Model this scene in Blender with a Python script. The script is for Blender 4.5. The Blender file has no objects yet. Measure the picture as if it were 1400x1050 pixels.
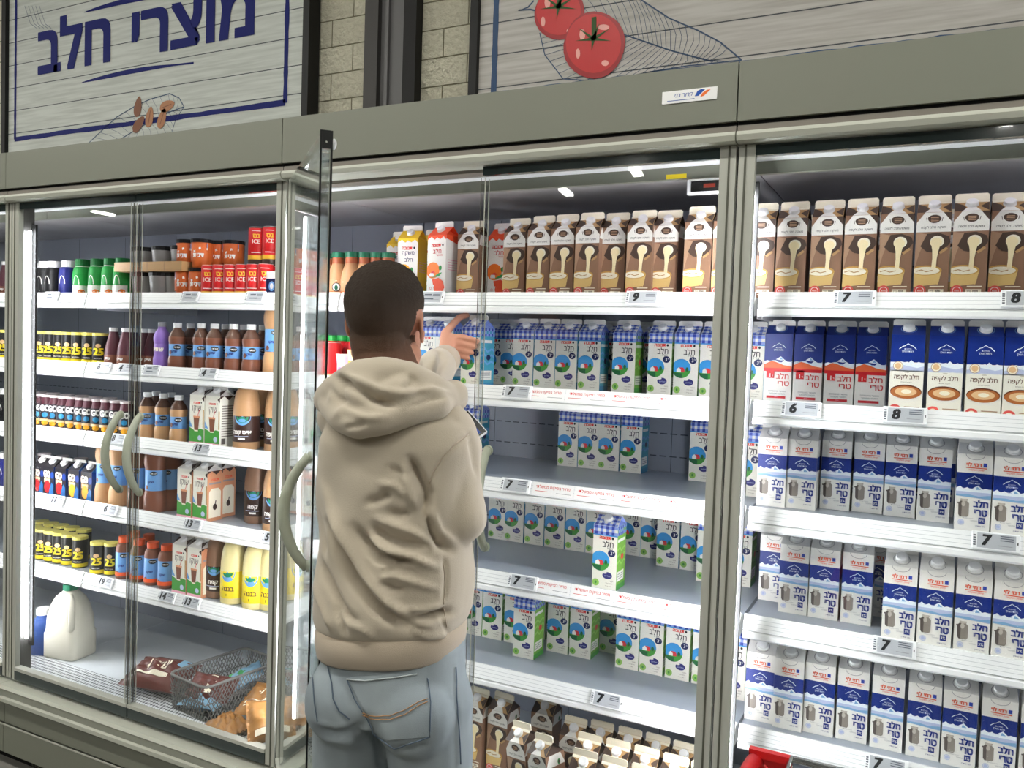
import bpy, math, random
import numpy as np
from mathutils import Vector, Matrix
from mathutils.bvhtree import BVHTree

random.seed(7)
scene = bpy.context.scene
COL = scene.collection

# ------------------------------------------------------------------ camera, world, exposure
F_PX, YAW, PITCH, ROLL, EYE = 1133.0, math.radians(26.86), math.radians(-2.464), math.radians(1.923), 1.55
_cy, _sy = math.cos(YAW), math.sin(YAW)
FWD = np.array([-_sy*math.cos(PITCH), _cy*math.cos(PITCH), math.sin(PITCH)])
_r0 = np.array([_cy, _sy, 0.0]); _u0 = np.cross(_r0, FWD)
RGT = math.cos(ROLL)*_r0 + math.sin(ROLL)*_u0
UPV = -math.sin(ROLL)*_r0 + math.cos(ROLL)*_u0
EYEP = np.array([0, 0, EYE])
cam_d = bpy.data.cameras.new('camera'); cam = bpy.data.objects.new('camera', cam_d); COL.objects.link(cam)
cam_d.sensor_width = 36; cam_d.lens = F_PX*36/1400; cam_d.clip_start = 0.05
cam.matrix_world = Matrix(((RGT[0], UPV[0], -FWD[0], 0), (RGT[1], UPV[1], -FWD[1], 0), (RGT[2], UPV[2], -FWD[2], EYE), (0, 0, 0, 1)))
scene.camera = cam
scene.view_settings.view_transform = 'Standard'; scene.view_settings.look = 'None'
scene.view_settings.gamma = 1; scene.view_settings.use_curve_mapping = False
scene.view_settings.exposure = 0.0
world = bpy.data.worlds.new('world'); scene.world = world; world.use_nodes = True
world.node_tree.nodes['Background'].inputs[0].default_value = (0.80, 0.85, 0.85, 1)
world.node_tree.nodes['Background'].inputs[1].default_value = 0.25
CEILING_STRENGTH, LED_STRENGTH, LED_FILL_STRENGTH, CANOPY_STRENGTH = 46.0, 85.0, 92.0, 5.0

def ray(x, y): return FWD + RGT*(x-700)/F_PX - UPV*(y-525)/F_PX
def at(x, y, Y):
    d = ray(x, y); return EYEP + d*(Y/d[1])
def atz(x, y, z):
    d = ray(x, y); return EYEP + d*((z-EYE)/d[2])
def atd(x, y, dist): return EYEP + ray(x, y)*dist
def project(P):
    p = np.asarray(P) - EYEP; z = p @ FWD
    return np.stack([700+F_PX*(p @ RGT)/z, 525-F_PX*(p @ UPV)/z], -1)

# ------------------------------------------------------------------ materials
def lin(c):
    c = c/255.0
    return c/12.92 if c <= 0.04045 else ((c+0.055)/1.055)**2.4
def rgb(*c): return (lin(c[0]), lin(c[1]), lin(c[2]), 1)
MATS = {}
def mat(name, c=(200, 200, 200), rough=0.5, metal=0.0, emit=0.0, spec=0.3, coat=0.0, bump=None, noise=None, sheen=0.0):
    if name in MATS: return MATS[name]
    m = bpy.data.materials.new(name); m.use_nodes = True; nt = m.node_tree
    b = nt.nodes['Principled BSDF']
    b.inputs['Base Color'].default_value = rgb(*c); b.inputs['Roughness'].default_value = rough
    b.inputs['Metallic'].default_value = metal; b.inputs['Specular IOR Level'].default_value = spec
    b.inputs['Coat Weight'].default_value = coat
    if sheen: b.inputs['Sheen Weight'].default_value = sheen; b.inputs['Sheen Roughness'].default_value = 0.6
    if emit: b.inputs['Emission Color'].default_value = rgb(*c); b.inputs['Emission Strength'].default_value = emit
    if noise:       # (scale, second colour, stretch xyz, lo, hi)
        tc = nt.nodes.new('ShaderNodeTexCoord'); mp = nt.nodes.new('ShaderNodeMapping')
        mp.inputs['Scale'].default_value = noise[2]
        n = nt.nodes.new('ShaderNodeTexNoise'); n.inputs['Scale'].default_value = noise[0]; n.inputs['Detail'].default_value = 5
        r = nt.nodes.new('ShaderNodeValToRGB')
        r.color_ramp.elements[0].position = noise[3]; r.color_ramp.elements[0].color = rgb(*c)
        r.color_ramp.elements[1].position = noise[4]; r.color_ramp.elements[1].color = rgb(*noise[1])
        nt.links.new(tc.outputs['Object'], mp.inputs[0]); nt.links.new(mp.outputs[0], n.inputs['Vector'])
        nt.links.new(n.outputs[0], r.inputs[0]); nt.links.new(r.outputs[0], b.inputs['Base Color'])
    if bump:        # (scale, strength, distance)
        tc = nt.nodes.new('ShaderNodeTexCoord')
        n = nt.nodes.new('ShaderNodeTexNoise'); n.inputs['Scale'].default_value = bump[0]; n.inputs['Detail'].default_value = 4
        bp = nt.nodes.new('ShaderNodeBump'); bp.inputs['Strength'].default_value = bump[1]; bp.inputs['Distance'].default_value = bump[2]
        nt.links.new(tc.outputs['Object'], n.inputs['Vector']); nt.links.new(n.outputs[0], bp.inputs['Height']); nt.links.new(bp.outputs[0], b.inputs['Normal'])
    MATS[name] = m
    return m

def glass_mat(name, tint=(0.93, 0.96, 0.95), f0=0.045):
    """Thin glazing: transparent straight through, mirror share by the Schlick term of the facing angle."""
    m = bpy.data.materials.new(name); m.use_nodes = True; nt = m.node_tree; nt.nodes.clear()
    out = nt.nodes.new('ShaderNodeOutputMaterial'); tr = nt.nodes.new('ShaderNodeBsdfTransparent'); gl = nt.nodes.new('ShaderNodeBsdfGlossy')
    tr.inputs[0].default_value = (*tint, 1); gl.inputs['Roughness'].default_value = 0.015; gl.inputs[0].default_value = (0.97, 1, 0.99, 1)
    lw = nt.nodes.new('ShaderNodeLayerWeight'); lw.inputs['Blend'].default_value = 0.5
    p5 = nt.nodes.new('ShaderNodeMath'); p5.operation = 'POWER'; p5.inputs[1].default_value = 5
    ma = nt.nodes.new('ShaderNodeMath'); ma.operation = 'MULTIPLY_ADD'; ma.inputs[1].default_value = 1-f0; ma.inputs[2].default_value = f0
    mx = nt.nodes.new('ShaderNodeMixShader')
    nt.links.new(lw.outputs['Facing'], p5.inputs[0]); nt.links.new(p5.outputs[0], ma.inputs[0]); nt.links.new(ma.outputs[0], mx.inputs[0])
    nt.links.new(tr.outputs[0], mx.inputs[1]); nt.links.new(gl.outputs[0], mx.inputs[2]); nt.links.new(mx.outputs[0], out.inputs[0])
    MATS[name] = m
    return m

# ------------------------------------------------------------------ objects, labels
def tag(o, label=None, cat=None, group=None, kind=None):
    if label: o['label'] = label
    if cat: o['category'] = cat
    if group: o['group'] = group
    if kind: o['kind'] = kind
    return o
def empty(name, loc=(0, 0, 0), rz=0.0):
    o = bpy.data.objects.new(name, None); COL.objects.link(o); o.location = loc; o.rotation_euler.z = rz; o.empty_display_size = 0.05
    return o

# text outlines, cached in two dimensions
_TX = {}
def text2d(s, bold=0.0):
    k = (s, bold)
    if k in _TX: return _TX[k]
    c = bpy.data.curves.new('lettering', 'FONT'); heb = any('\u0590' <= ch <= '\u05ff' for ch in s)
    c.body = s[::-1] if heb else s
    c.resolution_u = 2; c.offset = bold
    o = bpy.data.objects.new('lettering', c); COL.objects.link(o)
    dg = bpy.context.evaluated_depsgraph_get(); dg.update()
    m = bpy.data.meshes.new_from_object(o.evaluated_get(dg))
    V = np.array([v.co[:2] for v in m.vertices]) if len(m.vertices) else np.zeros((0, 2))
    Fc = [tuple(p.vertices) for p in m.polygons if p.normal.z != 0]
    fl = []
    for f in Fc:
        a = 0
        for i in range(len(f)):
            p, q = V[f[i]], V[f[(i+1) % len(f)]]; a += p[0]*q[1]-q[0]*p[1]
        fl.append(f if a > 0 else f[::-1])
    bpy.data.objects.remove(o); bpy.data.meshes.remove(m); bpy.data.curves.remove(c)
    if len(V): V = V - V.min(0)
    _TX[k] = (V, fl)
    return _TX[k]

class MB:
    """Collects shapes; build() links them as one mesh object."""
    def __init__(s): s.v = []; s.f = []; s.m = []; s.sm = []; s.mats = []
    def mi(s, m):
        m = MATS[m] if isinstance(m, str) else m
        if m not in s.mats: s.mats.append(m)
        return s.mats.index(m)
    def add(s, V, Fs, m, smooth=False):
        b = len(s.v); k = s.mi(m); s.v += [tuple(map(float, v)) for v in V]
        for f in Fs: s.f.append(tuple(i+b for i in f)); s.m.append(k); s.sm.append(smooth)
    def box(s, x0, x1, y0, y1, z0, z1, m):
        V = [(x, y, z) for z in (z0, z1) for y in (y0, y1) for x in (x0, x1)]
        s.add(V, [(0, 2, 3, 1), (4, 5, 7, 6), (0, 1, 5, 4), (2, 6, 7, 3), (0, 4, 6, 2), (1, 3, 7, 5)], m)
    def rbox(s, x0, x1, y0, y1, z0, z1, m, r=0.004, n=3):
        """box with its vertical edges and rims rounded"""
        pts = []
        for cx, cy, a0 in ((x1-r, y1-r, 0), (x0+r, y1-r, 90), (x0+r, y0+r, 180), (x1-r, y0+r, 270)):
            for i in range(n+1):
                a = math.radians(a0+90*i/n); pts.append((cx+r*math.cos(a), cy+r*math.sin(a)))
        rings = [(1-0.0, z0+r), (1, z1-r)]
        cxm, cym = (x0+x1)/2, (y0+y1)/2
        def ring(ins, z): return [((px-cxm)*(1-2*ins/(x1-x0))+cxm, (py-cym)*(1-2*ins/(y1-y0))+cym, z) for px, py in pts]
        R = [ring(r, z0), ring(r*0.3, z0+r*0.3), ring(0, z0+r), ring(0, z1-r), ring(r*0.3, z1-r*0.3), ring(r, z1)]
        N = len(pts); V = [p for q in R for p in q]; Fs = []
        for k in range(len(R)-1):
            for i in range(N):
                j = (i+1) % N; Fs.append((k*N+i, k*N+j, (k+1)*N+j, (k+1)*N+i))
        Fs.append(tuple(range(N))[::-1]); Fs.append(tuple((len(R)-1)*N+i for i in range(N)))
        s.add(V, Fs, m)
    def prism(s, prof, x0, x1, m):
        """profile of (y, z) points swept along x; counter-clockwise seen from +x"""
        N = len(prof); V = [(x0, y, z) for y, z in prof]+[(x1, y, z) for y, z in prof]
        Fs = [(i, (i+1) % N, (i+1) % N+N, i+N) for i in range(N)]
        Fs = [f[::-1] for f in Fs]
        s.add(V, Fs+[tuple(range(N))[::-1][::-1][::-1], tuple(range(N, 2*N))], m)
    def lathe(s, prof, m, n=20, c=(0, 0), smooth=True, cap=True):
        """prof: (radius, z) from bottom to top"""
        V = []; Fs = []
        for r, z in prof:
            for i in range(n):
                a = 2*math.pi*i/n; V.append((c[0]+r*math.cos(a), c[1]+r*math.sin(a), z))
        for k in range(len(prof)-1):
            for i in range(n):
                j = (i+1) % n; Fs.append((k*n+i, k*n+j, (k+1)*n+j, (k+1)*n+i))
        s.add(V, Fs, m, smooth)
        if cap:
            s.add(V[:n], [tuple(range(n))[::-1]], m); s.add(V[-n:], [tuple(range(n))], m)
    def tube(s, path, r, m, n=8, closed=False, smooth=True):
        P = [np.array(p, float) for p in path]; N = len(P); V = []
        up = np.array([0.13, 0.29, 1.0]); rr = r if hasattr(r, '__len__') else [r]*N
        for i, p in enumerate(P):
            a = P[(i-1) % N] if (closed or i > 0) else P[i]; b = P[(i+1) % N] if (closed or i < N-1) else P[i]
            t = b-a; t = t/(np.linalg.norm(t)+1e-12); x = np.cross(up, t)
            if np.linalg.norm(x) < 0.15: x = np.cross(np.array([1.0, 0.2, 0]), t)
            x /= np.linalg.norm(x); y = np.cross(t, x)
            for k in range(n):
                q = 2*math.pi*k/n; V.append(p+rr[i]*(math.cos(q)*x+math.sin(q)*y))
        Fs = []
        for i in range(N if closed else N-1):
            j = (i+1) % N
            for k in range(n):
                l = (k+1) % n; Fs.append((i*n+k, i*n+l, j*n+l, j*n+k))
        if not closed: Fs += [tuple(range(n))[::-1], tuple((N-1)*n+k for k in range(n))]
        s.add(V, Fs, m, smooth)
    def ellipsoid(s, c, r, m, R=None, nu=20, nv=12):
        V = []; Fs = []; c = np.array(c, float); R = np.eye(3) if R is None else R
        for j in range(nv+1):
            t = math.pi*j/nv
            for i in range(nu):
                a = 2*math.pi*i/nu
                V.append(c+R @ np.array([r[0]*math.sin(t)*math.cos(a), r[1]*math.sin(t)*math.sin(a), -r[2]*math.cos(t)]))
        for j in range(nv):
            for i in range(nu):
                k = (i+1) % nu; Fs.append((j*nu+i, j*nu+k, (j+1)*nu+k, (j+1)*nu+i))
        s.add(V, Fs, m, True)
    def capsule(s, a, b, ra, rb, m, n=14):
        """tapered rod with round ends"""
        a = np.array(a, float); b = np.array(b, float); d = b-a; L = np.linalg.norm(d); d /= L
        pts = []; rs = []
        for k in range(5):
            t = math.pi/2*(1-k/4); pts.append(a-d*ra*math.sin(t)); rs.append(max(ra*math.cos(t), 1e-4))
        for k in range(5):
            t = math.pi/2*k/4; pts.append(b+d*rb*math.sin(t)); rs.append(max(rb*math.cos(t), 1e-4))
        s.tube(pts, rs, m, n)
    def build(s, name, parent=None, loc=None):
        me = bpy.data.meshes.new(name); me.from_pydata(s.v, [], s.f)
        for m in s.mats: me.materials.append(m)
        me.polygons.foreach_set('material_index', s.m); me.polygons.foreach_set('use_smooth', s.sm); me.update()
        o = bpy.data.objects.new(name, me); COL.objects.link(o)
        if parent is not None: o.parent = parent
        if loc is not None: o.location = loc
        return o

class Art:
    """Flat printing laid on a surface: fmap(u, v, lift) gives the point in space."""
    def __init__(s, mb, fmap, step=None): s.mb = mb; s.f = fmap; s.step = step
    LIFT = 0.00035
    def poly(s, pts, m, l=1): s.mb.add([s.f(u, v, l*s.LIFT) for u, v in pts], [tuple(range(len(pts)))], m)
    def rect(s, u0, v0, u1, v1, m, l=1):
        n = 1 if not s.step else max(1, int(math.ceil((u1-u0)/s.step)))
        us = [u0+(u1-u0)*i/n for i in range(n+1)]
        V = [s.f(u, v, l*s.LIFT) for v in (v0, v1) for u in us]
        s.mb.add(V, [(i, i+1, n+1+i+1, n+1+i) for i in range(n)], m, bool(s.step))
    def ell(s, cu, cv, ru, rv, m, l=1, n=20, a0=0, a1=360, clip=None):
        pts = [(cu+ru*math.cos(math.radians(a0+(a1-a0)*i/n)), cv+rv*math.sin(math.radians(a0+(a1-a0)*i/n))) for i in range(n+(a1-a0 < 360))]
        if clip: pts = [(min(max(u, clip[0]), clip[2]), min(max(v, clip[1]), clip[3])) for u, v in pts]
        if s.step:
            V = [s.f(cu, cv, l*s.LIFT)]+[s.f(u, v, l*s.LIFT) for u, v in pts]
            s.mb.add(V, [(0, 1+i, 1+(i+1) % len(pts)) for i in range(len(pts))], m)
        else: s.poly(pts, m, l)
    def ring(s, cu, cv, ru, rv, w, m, l=1, n=24, a0=0, a1=360):
        A = [math.radians(a0+(a1-a0)*i/n) for i in range(n+1)]
        V = [s.f(cu+ru*math.cos(a), cv+rv*math.sin(a), l*s.LIFT) for a in A]+[s.f(cu+(ru-w)*math.cos(a), cv+(rv-w)*math.sin(a), l*s.LIFT) for a in A]
        s.mb.add(V, [(i+1, i, n+1+i, n+2+i)[::-1] for i in range(n)], m)
    def line(s, pts, w, m, l=1):
        P = [np.array(p, float) for p in pts]; L = []; R = []
        for i, p in enumerate(P):
            t = P[min(i+1, len(P)-1)]-P[max(i-1, 0)]; t /= np.linalg.norm(t)+1e-12; nrm = np.array([-t[1], t[0]])
            ww = w[i] if hasattr(w, '__len__') else w
            L.append(p+nrm*ww/2); R.append(p-nrm*ww/2)
        V = [s.f(p[0], p[1], l*s.LIFT) for p in R]+[s.f(p[0], p[1], l*s.LIFT) for p in L]; n = len(P)
        s.mb.add(V, [(i, i+1, n+i+1, n+i) for i in range(n-1)], m)
    def text(s, t, cu, cv, h, m, l=2, bold=0.0, maxw=None, slant=0.0, stretch=1.0):
        V, Fs = text2d(t)
        if not len(V): return
        w, hh = V.max(0); k = h/hh; kx = k*stretch
        if maxw and w*kx > maxw: kx = maxw/w
        Q = [(cu+(x-w/2)*kx+slant*(y-hh/2)*k, cv+(y-hh/2)*k) for x, y in V]
        d = bold*k                       # heavier strokes: the same letters laid down again a hair to each side
        sh = [(0, 0)] if bold < 0.015 else [(-d/2, 0), (d/2, 0)] if bold < 0.035 else [(-d, -d/2), (d, -d/2), (-d, d/2), (d, d/2)]
        for i, (dx, dy) in enumerate(sh): s.mb.add([s.f(u+dx, v+dy, (l+0.12*i)*s.LIFT) for u, v in Q], Fs, m)
# ------------------------------------------------------------------ shared materials
mat('store_floor', (128, 126, 120), 0.5); mat('store_ceiling', (62, 63, 64), 0.9); mat('store_wall', (88, 86, 82), 0.9)
mat('panel_grey', (122, 124, 112), 0.42, spec=0.4); mat('panel_dark', (92, 92, 82), 0.45); mat('trim_light', (184, 186, 174), 0.5); mat('trim_brown', (128, 122, 114), 0.4)
mat('gap_black', (18, 18, 18), 0.7); mat('alu', (178, 180, 174), 0.32, metal=0.35); mat('stile', (186, 187, 178), 0.35)
mat('white_metal', (236, 238, 240), 0.35); mat('rail_white', (240, 242, 243), 0.25, coat=0.3); mat('shelf_metal', (158, 166, 178), 0.28, coat=0.2)
mat('liner', (142, 148, 160), 0.4); mat('liner_roof', (185, 184, 186), 0.35, noise=(3.0, (160, 155, 156), (1, 1, 1), 0.35, 0.7)); mat('deck_white', (205, 210, 214), 0.3); mat('slot_dark', (70, 76, 88), 0.6)
mat('led', (245, 250, 255), 0.5, emit=LED_STRENGTH); mat('led_fill', (250, 250, 255), 0.5, emit=LED_FILL_STRENGTH); mat('led_canopy', (250, 245, 255), 0.5, emit=CANOPY_STRENGTH); mat('ceiling_lamp', (255, 253, 244), 0.5, emit=CEILING_STRENGTH)
mat('smoked_band', (58, 68, 68), 0.12, coat=0.5); mat('seal_black', (14, 16, 16), 0.5); mat('handle_grey', (176, 182, 164), 0.35)
mat('yellow_sticker', (228, 205, 40), 0.4); mat('paper_white', (244, 244, 244), 0.5); mat('ink_black', (22, 24, 28), 0.5); mat('ink_red', (214, 62, 62), 0.5); mat('ink_grey', (150, 150, 155), 0.5)
mat('tag_screen', (178, 182, 188), 0.35); mat('tag_white', (238, 240, 242), 0.35); mat('ink_soft', (95, 100, 110), 0.5)
glass_mat('door_glass', (0.997, 1.0, 0.998), 0.014); glass_mat('clear_edge', (0.94, 0.95, 0.945), 0.07)

# perforated air grille: rows of dark holes on white sheet
def holes_mat(name, base, hole, px_, py_, r):
    m = bpy.data.materials.new(name); m.use_nodes = True; nt = m.node_tree; b = nt.nodes['Principled BSDF']; b.inputs['Roughness'].default_value = 0.4
    tc = nt.nodes.new('ShaderNodeTexCoord'); sx = nt.nodes.new('ShaderNodeSeparateXYZ'); nt.links.new(tc.outputs['Object'], sx.inputs[0])
    def M(op, a, bb=None, c=None):
        n = nt.nodes.new('ShaderNodeMath'); n.operation = op
        for i, v in enumerate((a, bb, c)):
            if v is None: continue
            if isinstance(v, (int, float)): n.inputs[i].default_value = v
            else: nt.links.new(v, n.inputs[i])
        return n.outputs[0]
    v = M('DIVIDE', sx.outputs['Y'], py_); row = M('FLOOR', v)
    u = M('ADD', M('DIVIDE', sx.outputs['X'], px_), M('MULTIPLY', row, 0.5))
    fu = M('SUBTRACT', M('FRACT', M('ADD', u, 200.0)), 0.5); fv = M('SUBTRACT', M('FRACT', M('ADD', v, 200.0)), 0.5)
    d = M('ADD', M('POWER', M('ABSOLUTE', fu), 2.0), M('POWER', M('ABSOLUTE', fv), 2.0))
    k = M('LESS_THAN', d, r*r)
    mx = nt.nodes.new('ShaderNodeMix'); mx.data_type = 'RGBA'; nt.links.new(k, mx.inputs[0]); mx.inputs[6].default_value = rgb(*base); mx.inputs[7].default_value = rgb(*hole)
    nt.links.new(mx.outputs[2], b.inputs['Base Color']); MATS[name] = m
holes_mat('air_grille', (216, 220, 222), (60, 66, 74), 0.012, 0.016, 0.34)

def brick_mat():
    m = bpy.data.materials.new('split_face_block'); m.use_nodes = True; nt = m.node_tree; b = nt.nodes['Principled BSDF']; b.inputs['Roughness'].default_value = 0.95
    tc = nt.nodes.new('ShaderNodeTexCoord'); mp = nt.nodes.new('ShaderNodeMapping'); mp.inputs['Rotation'].default_value = (math.pi/2, 0, 0)
    br = nt.nodes.new('ShaderNodeTexBrick'); br.inputs['Scale'].default_value = 1.0
    br.inputs['Brick Width'].default_value = 0.225; br.inputs['Row Height'].default_value = 0.1125; br.inputs['Mortar Size'].default_value = 0.003; br.inputs['Mortar Smooth'].default_value = 0.4
    br.inputs['Color1'].default_value = rgb(204, 200, 180); br.inputs['Color2'].default_value = rgb(192, 188, 168); br.inputs['Mortar'].default_value = rgb(118, 114, 92)
    n = nt.nodes.new('ShaderNodeTexNoise'); n.inputs['Scale'].default_value = 42; n.inputs['Detail'].default_value = 5
    ad = nt.nodes.new('ShaderNodeMath'); ad.operation = 'MULTIPLY_ADD'; ad.inputs[1].default_value = -1.2
    bp = nt.nodes.new('ShaderNodeBump'); bp.inputs['Strength'].default_value = 0.9; bp.inputs['Distance'].default_value = 0.03
    nt.links.new(tc.outputs['Object'], mp.inputs[0]); nt.links.new(mp.outputs[0], br.inputs['Vector']); nt.links.new(br.outputs['Color'], b.inputs['Base Color'])
    nt.links.new(tc.outputs['Object'], n.inputs['Vector']); nt.links.new(br.outputs['Fac'], ad.inputs[0]); nt.links.new(n.outputs[0], ad.inputs[2])
    nt.links.new(ad.outputs[0], bp.inputs['Height']); nt.links.new(bp.outputs[0], b.inputs['Normal']); MATS[m.name] = m
brick_mat()

# ------------------------------------------------------------------ room shell
RX0, RX1, RY0, RY1, RZ = -16.0, 9.0, -12.0, 2.85, 3.9
def struct(name, fn, kind='structure'):
    b = MB(); fn(b); return tag(b.build(name), kind=kind)
struct('floor', lambda b: b.box(RX0, RX1, RY0, RY1+0.1, -0.1, 0, 'store_floor'))
struct('ceiling', lambda b: b.box(RX0, RX1, RY0, RY1+0.1, RZ, RZ+0.1, 'store_ceiling'))
struct('wall_back', lambda b: b.box(RX0, RX1, RY1, RY1+0.1, 0, RZ, 'split_face_block'))
struct('wall_front', lambda b: b.box(RX0, RX1, RY0-0.1, RY0, 0, RZ, 'store_wall'))
struct('wall_left', lambda b: b.box(RX0-0.1, RX0, RY0, RY1, 0, RZ, 'store_wall'))
struct('wall_right', lambda b: b.box(RX1, RX1+0.1, RY0, RY1, 0, RZ, 'store_wall'))

lamp0 = None
for i, (lx, ly, lr) in enumerate([(-6.6, 0.3, 0), (-4.2, 0.3, 0), (-1.8, 0.3, 0), (0.6, 0.3, 0), (3.0, 0.3, 0), (-9.0, 0.3, 0), (-7.8, -2.2, 0), (-4.6, -2.2, 0), (-1.4, -2.2, 0), (1.8, -2.2, 0), (-14.2, -7.0, 1), (-3.5, -6.6, 1), (0.54, -5.5, 1), (-4.9, -7.6, 1)]):
    b = MB(); b.box(-0.75, 0.75, -0.10, 0.10, 0.03, 0.06, 'white_metal')
    if lamp0 is None:
        lamp0 = empty('ceiling_light', (lx, ly, RZ-0.06)); h = b.build('housing', lamp0)
        d = MB(); d.box(-0.74, 0.74, -0.085, 0.085, 0.0, 0.03, 'ceiling_lamp'); d.build('diffuser', lamp0)
        o = lamp0
    else:
        o = lamp0.copy(); COL.objects.link(o); o.location = (lx, ly, RZ-0.06)
        for ch in list(lamp0.children):
            c = ch.copy(); COL.objects.link(c); c.parent = o
    o.rotation_euler.z = lr*math.radians(80); o.scale = (0.3, 0.7, 1) if lr else (1, 1, 1)
    tag(o, 'white linear ceiling light fixed over the shop aisle', 'ceiling light', 'linear ceiling lights')

# dark steel column standing against the block wall
b = MB(); mat('steel_dark', (62, 60, 58), 0.5); mat('steel_mid', (98, 97, 97), 0.45); mat('steel_black', (26, 25, 25), 0.6)
c0, c1, c2, c3 = [at(x, 100, 2.80)[0] for x in (497, 515, 550, 567)]
b.box(c0, c1, 2.80, 2.847, 0, RZ, 'steel_dark'); b.box(c2, c3, 2.80, 2.847, 0, RZ, 'steel_black'); b.box(c1, c2, 2.825, 2.84, 0, RZ, 'steel_mid'); b.box(c1+0.03, c1+0.045, 2.81, 2.825, 0, RZ, 'steel_mid')
o = b.build('steel_column'); tag(o, 'dark grey steel column between the two printed signs', 'column')

# ------------------------------------------------------------------ the refrigerated cabinets
SHELF_Z = [1.700, 1.447, 1.195, 0.937, 0.670]
DECK_Z = 0.325
YR = 2.0                      # front of the price rails
YB = 2.50                     # inner back panel
XM = [-4.13, -2.884, -1.638, -0.392, 0.85]      # mullion centres
RAIL = [(2.006, 0.0), (1.999, 0.001), (1.986, -0.034), (1.991, -0.037), (1.985, -0.041), (1.984, -0.051), (1.990, -0.056), (2.03, -0.050), (2.03, -0.012), (2.006, -0.010)]
def rail_pt(u, v, l):         # v runs down the sloping face, 0 at its top
    t = v/0.0373; n = (-0.937, 0.348)
    return (u, 1.999-0.013*t+n[0]*l, 0.001-0.035*t+n[1]*l)
RAIL_JOINTS = [-4.2, -2.755, -1.60, -0.375, 0.85]

def door_parts(parent, width, hinge_left, extra=0.0):
    """a glass door in its own frame: x from the hinge (0) outwards, y=0 at its front face, z absolute"""
    s = 1 if hinge_left else -1
    def X(a, c): return (min(s*a, s*c), max(s*a, s*c))
    z0, z1 = 0.318, 1.9965
    b = MB()
    for y in (0.0, 0.016):
        b.box(*X(0.012, width-0.006), y, y+0.004, z0+0.03, z1-0.003, 'door_glass')
    b.build('pane', parent)
    b = MB(); b.box(*X(0.0, 0.034), 0.001, 0.019, z0, z1, 'stile'); b.box(*X(0.012, 0.016), -0.001, 0.001, z0, z1, 'panel_dark'); b.build('hinge_stile', parent)
    b = MB(); b.box(*X(width-0.012, width), -0.0005, 0.0205, z0+0.03, z1-0.045, 'clear_edge')
    for y in (-0.001, 0.0195): b.box(*X(width-0.013, width-0.011), y, y+0.0015, z0+0.03, z1-0.03, 'trim_light'); b.box(*X(width-0.001, width), y, y+0.0015, z0+0.03, z1-0.03, 'panel_dark')
    b.build('edge_strip', parent)
    b = MB(); b.box(*X(0.034, width-0.002), 0.0045, 0.0155, z1-0.023, z1-0.001, 'smoked_band'); b.build('top_band', parent)
    b = MB(); b.box(*X(0.034, width-0.002), -0.002, 0.022, z0, z0+0.034, 'smoked_band'); b.box(*X(0.034, width-0.002), -0.004, 0.022, z0+0.034, z0+0.045, 'stile'); b.build('bottom_rail', parent)
    b = MB(); xh = s*(width-0.045+extra)
    pts = []
    for k in range(15):
        t = k/14; pts.append((xh-s*0.004*math.sin(math.pi*t), -0.004-0.052*math.sin(math.pi*t)**0.8, 1.052+0.248*t))
    b.tube(pts, [0.010+0.003*math.sin(math.pi*i/14) for i in range(15)], 'handle_grey', 10)
    b.lathe([(0.013, -0.003), (0.013, 0.003)], 'handle_grey', 12, (0, 0)); nb = len(b.v)-2*12*2
    for i in range(len(b.v)-48, len(b.v)):
        x, y, z = b.v[i]; b.v[i] = (xh+x, -0.003+z, 1.056+y)
    b.lathe([(0.013, -0.003), (0.013, 0.003)], 'handle_grey', 12, (0, 0))
    for i in range(len(b.v)-48, len(b.v)):
        x, y, z = b.v[i]; b.v[i] = (xh+x, -0.003+z, 1.296+y)
    b.build('handle', parent)

class PB(MB):                 # MB whose points are absolute while its parent stands elsewhere
    def build(s, name, parent, loc=None):
        p = parent; off = np.zeros(3)
        while p is not None: off += np.array(p.location); p = p.parent
        s.v = [tuple(np.array(v)-off) for v in s.v]
        return MB.build(s, name, parent)

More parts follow.
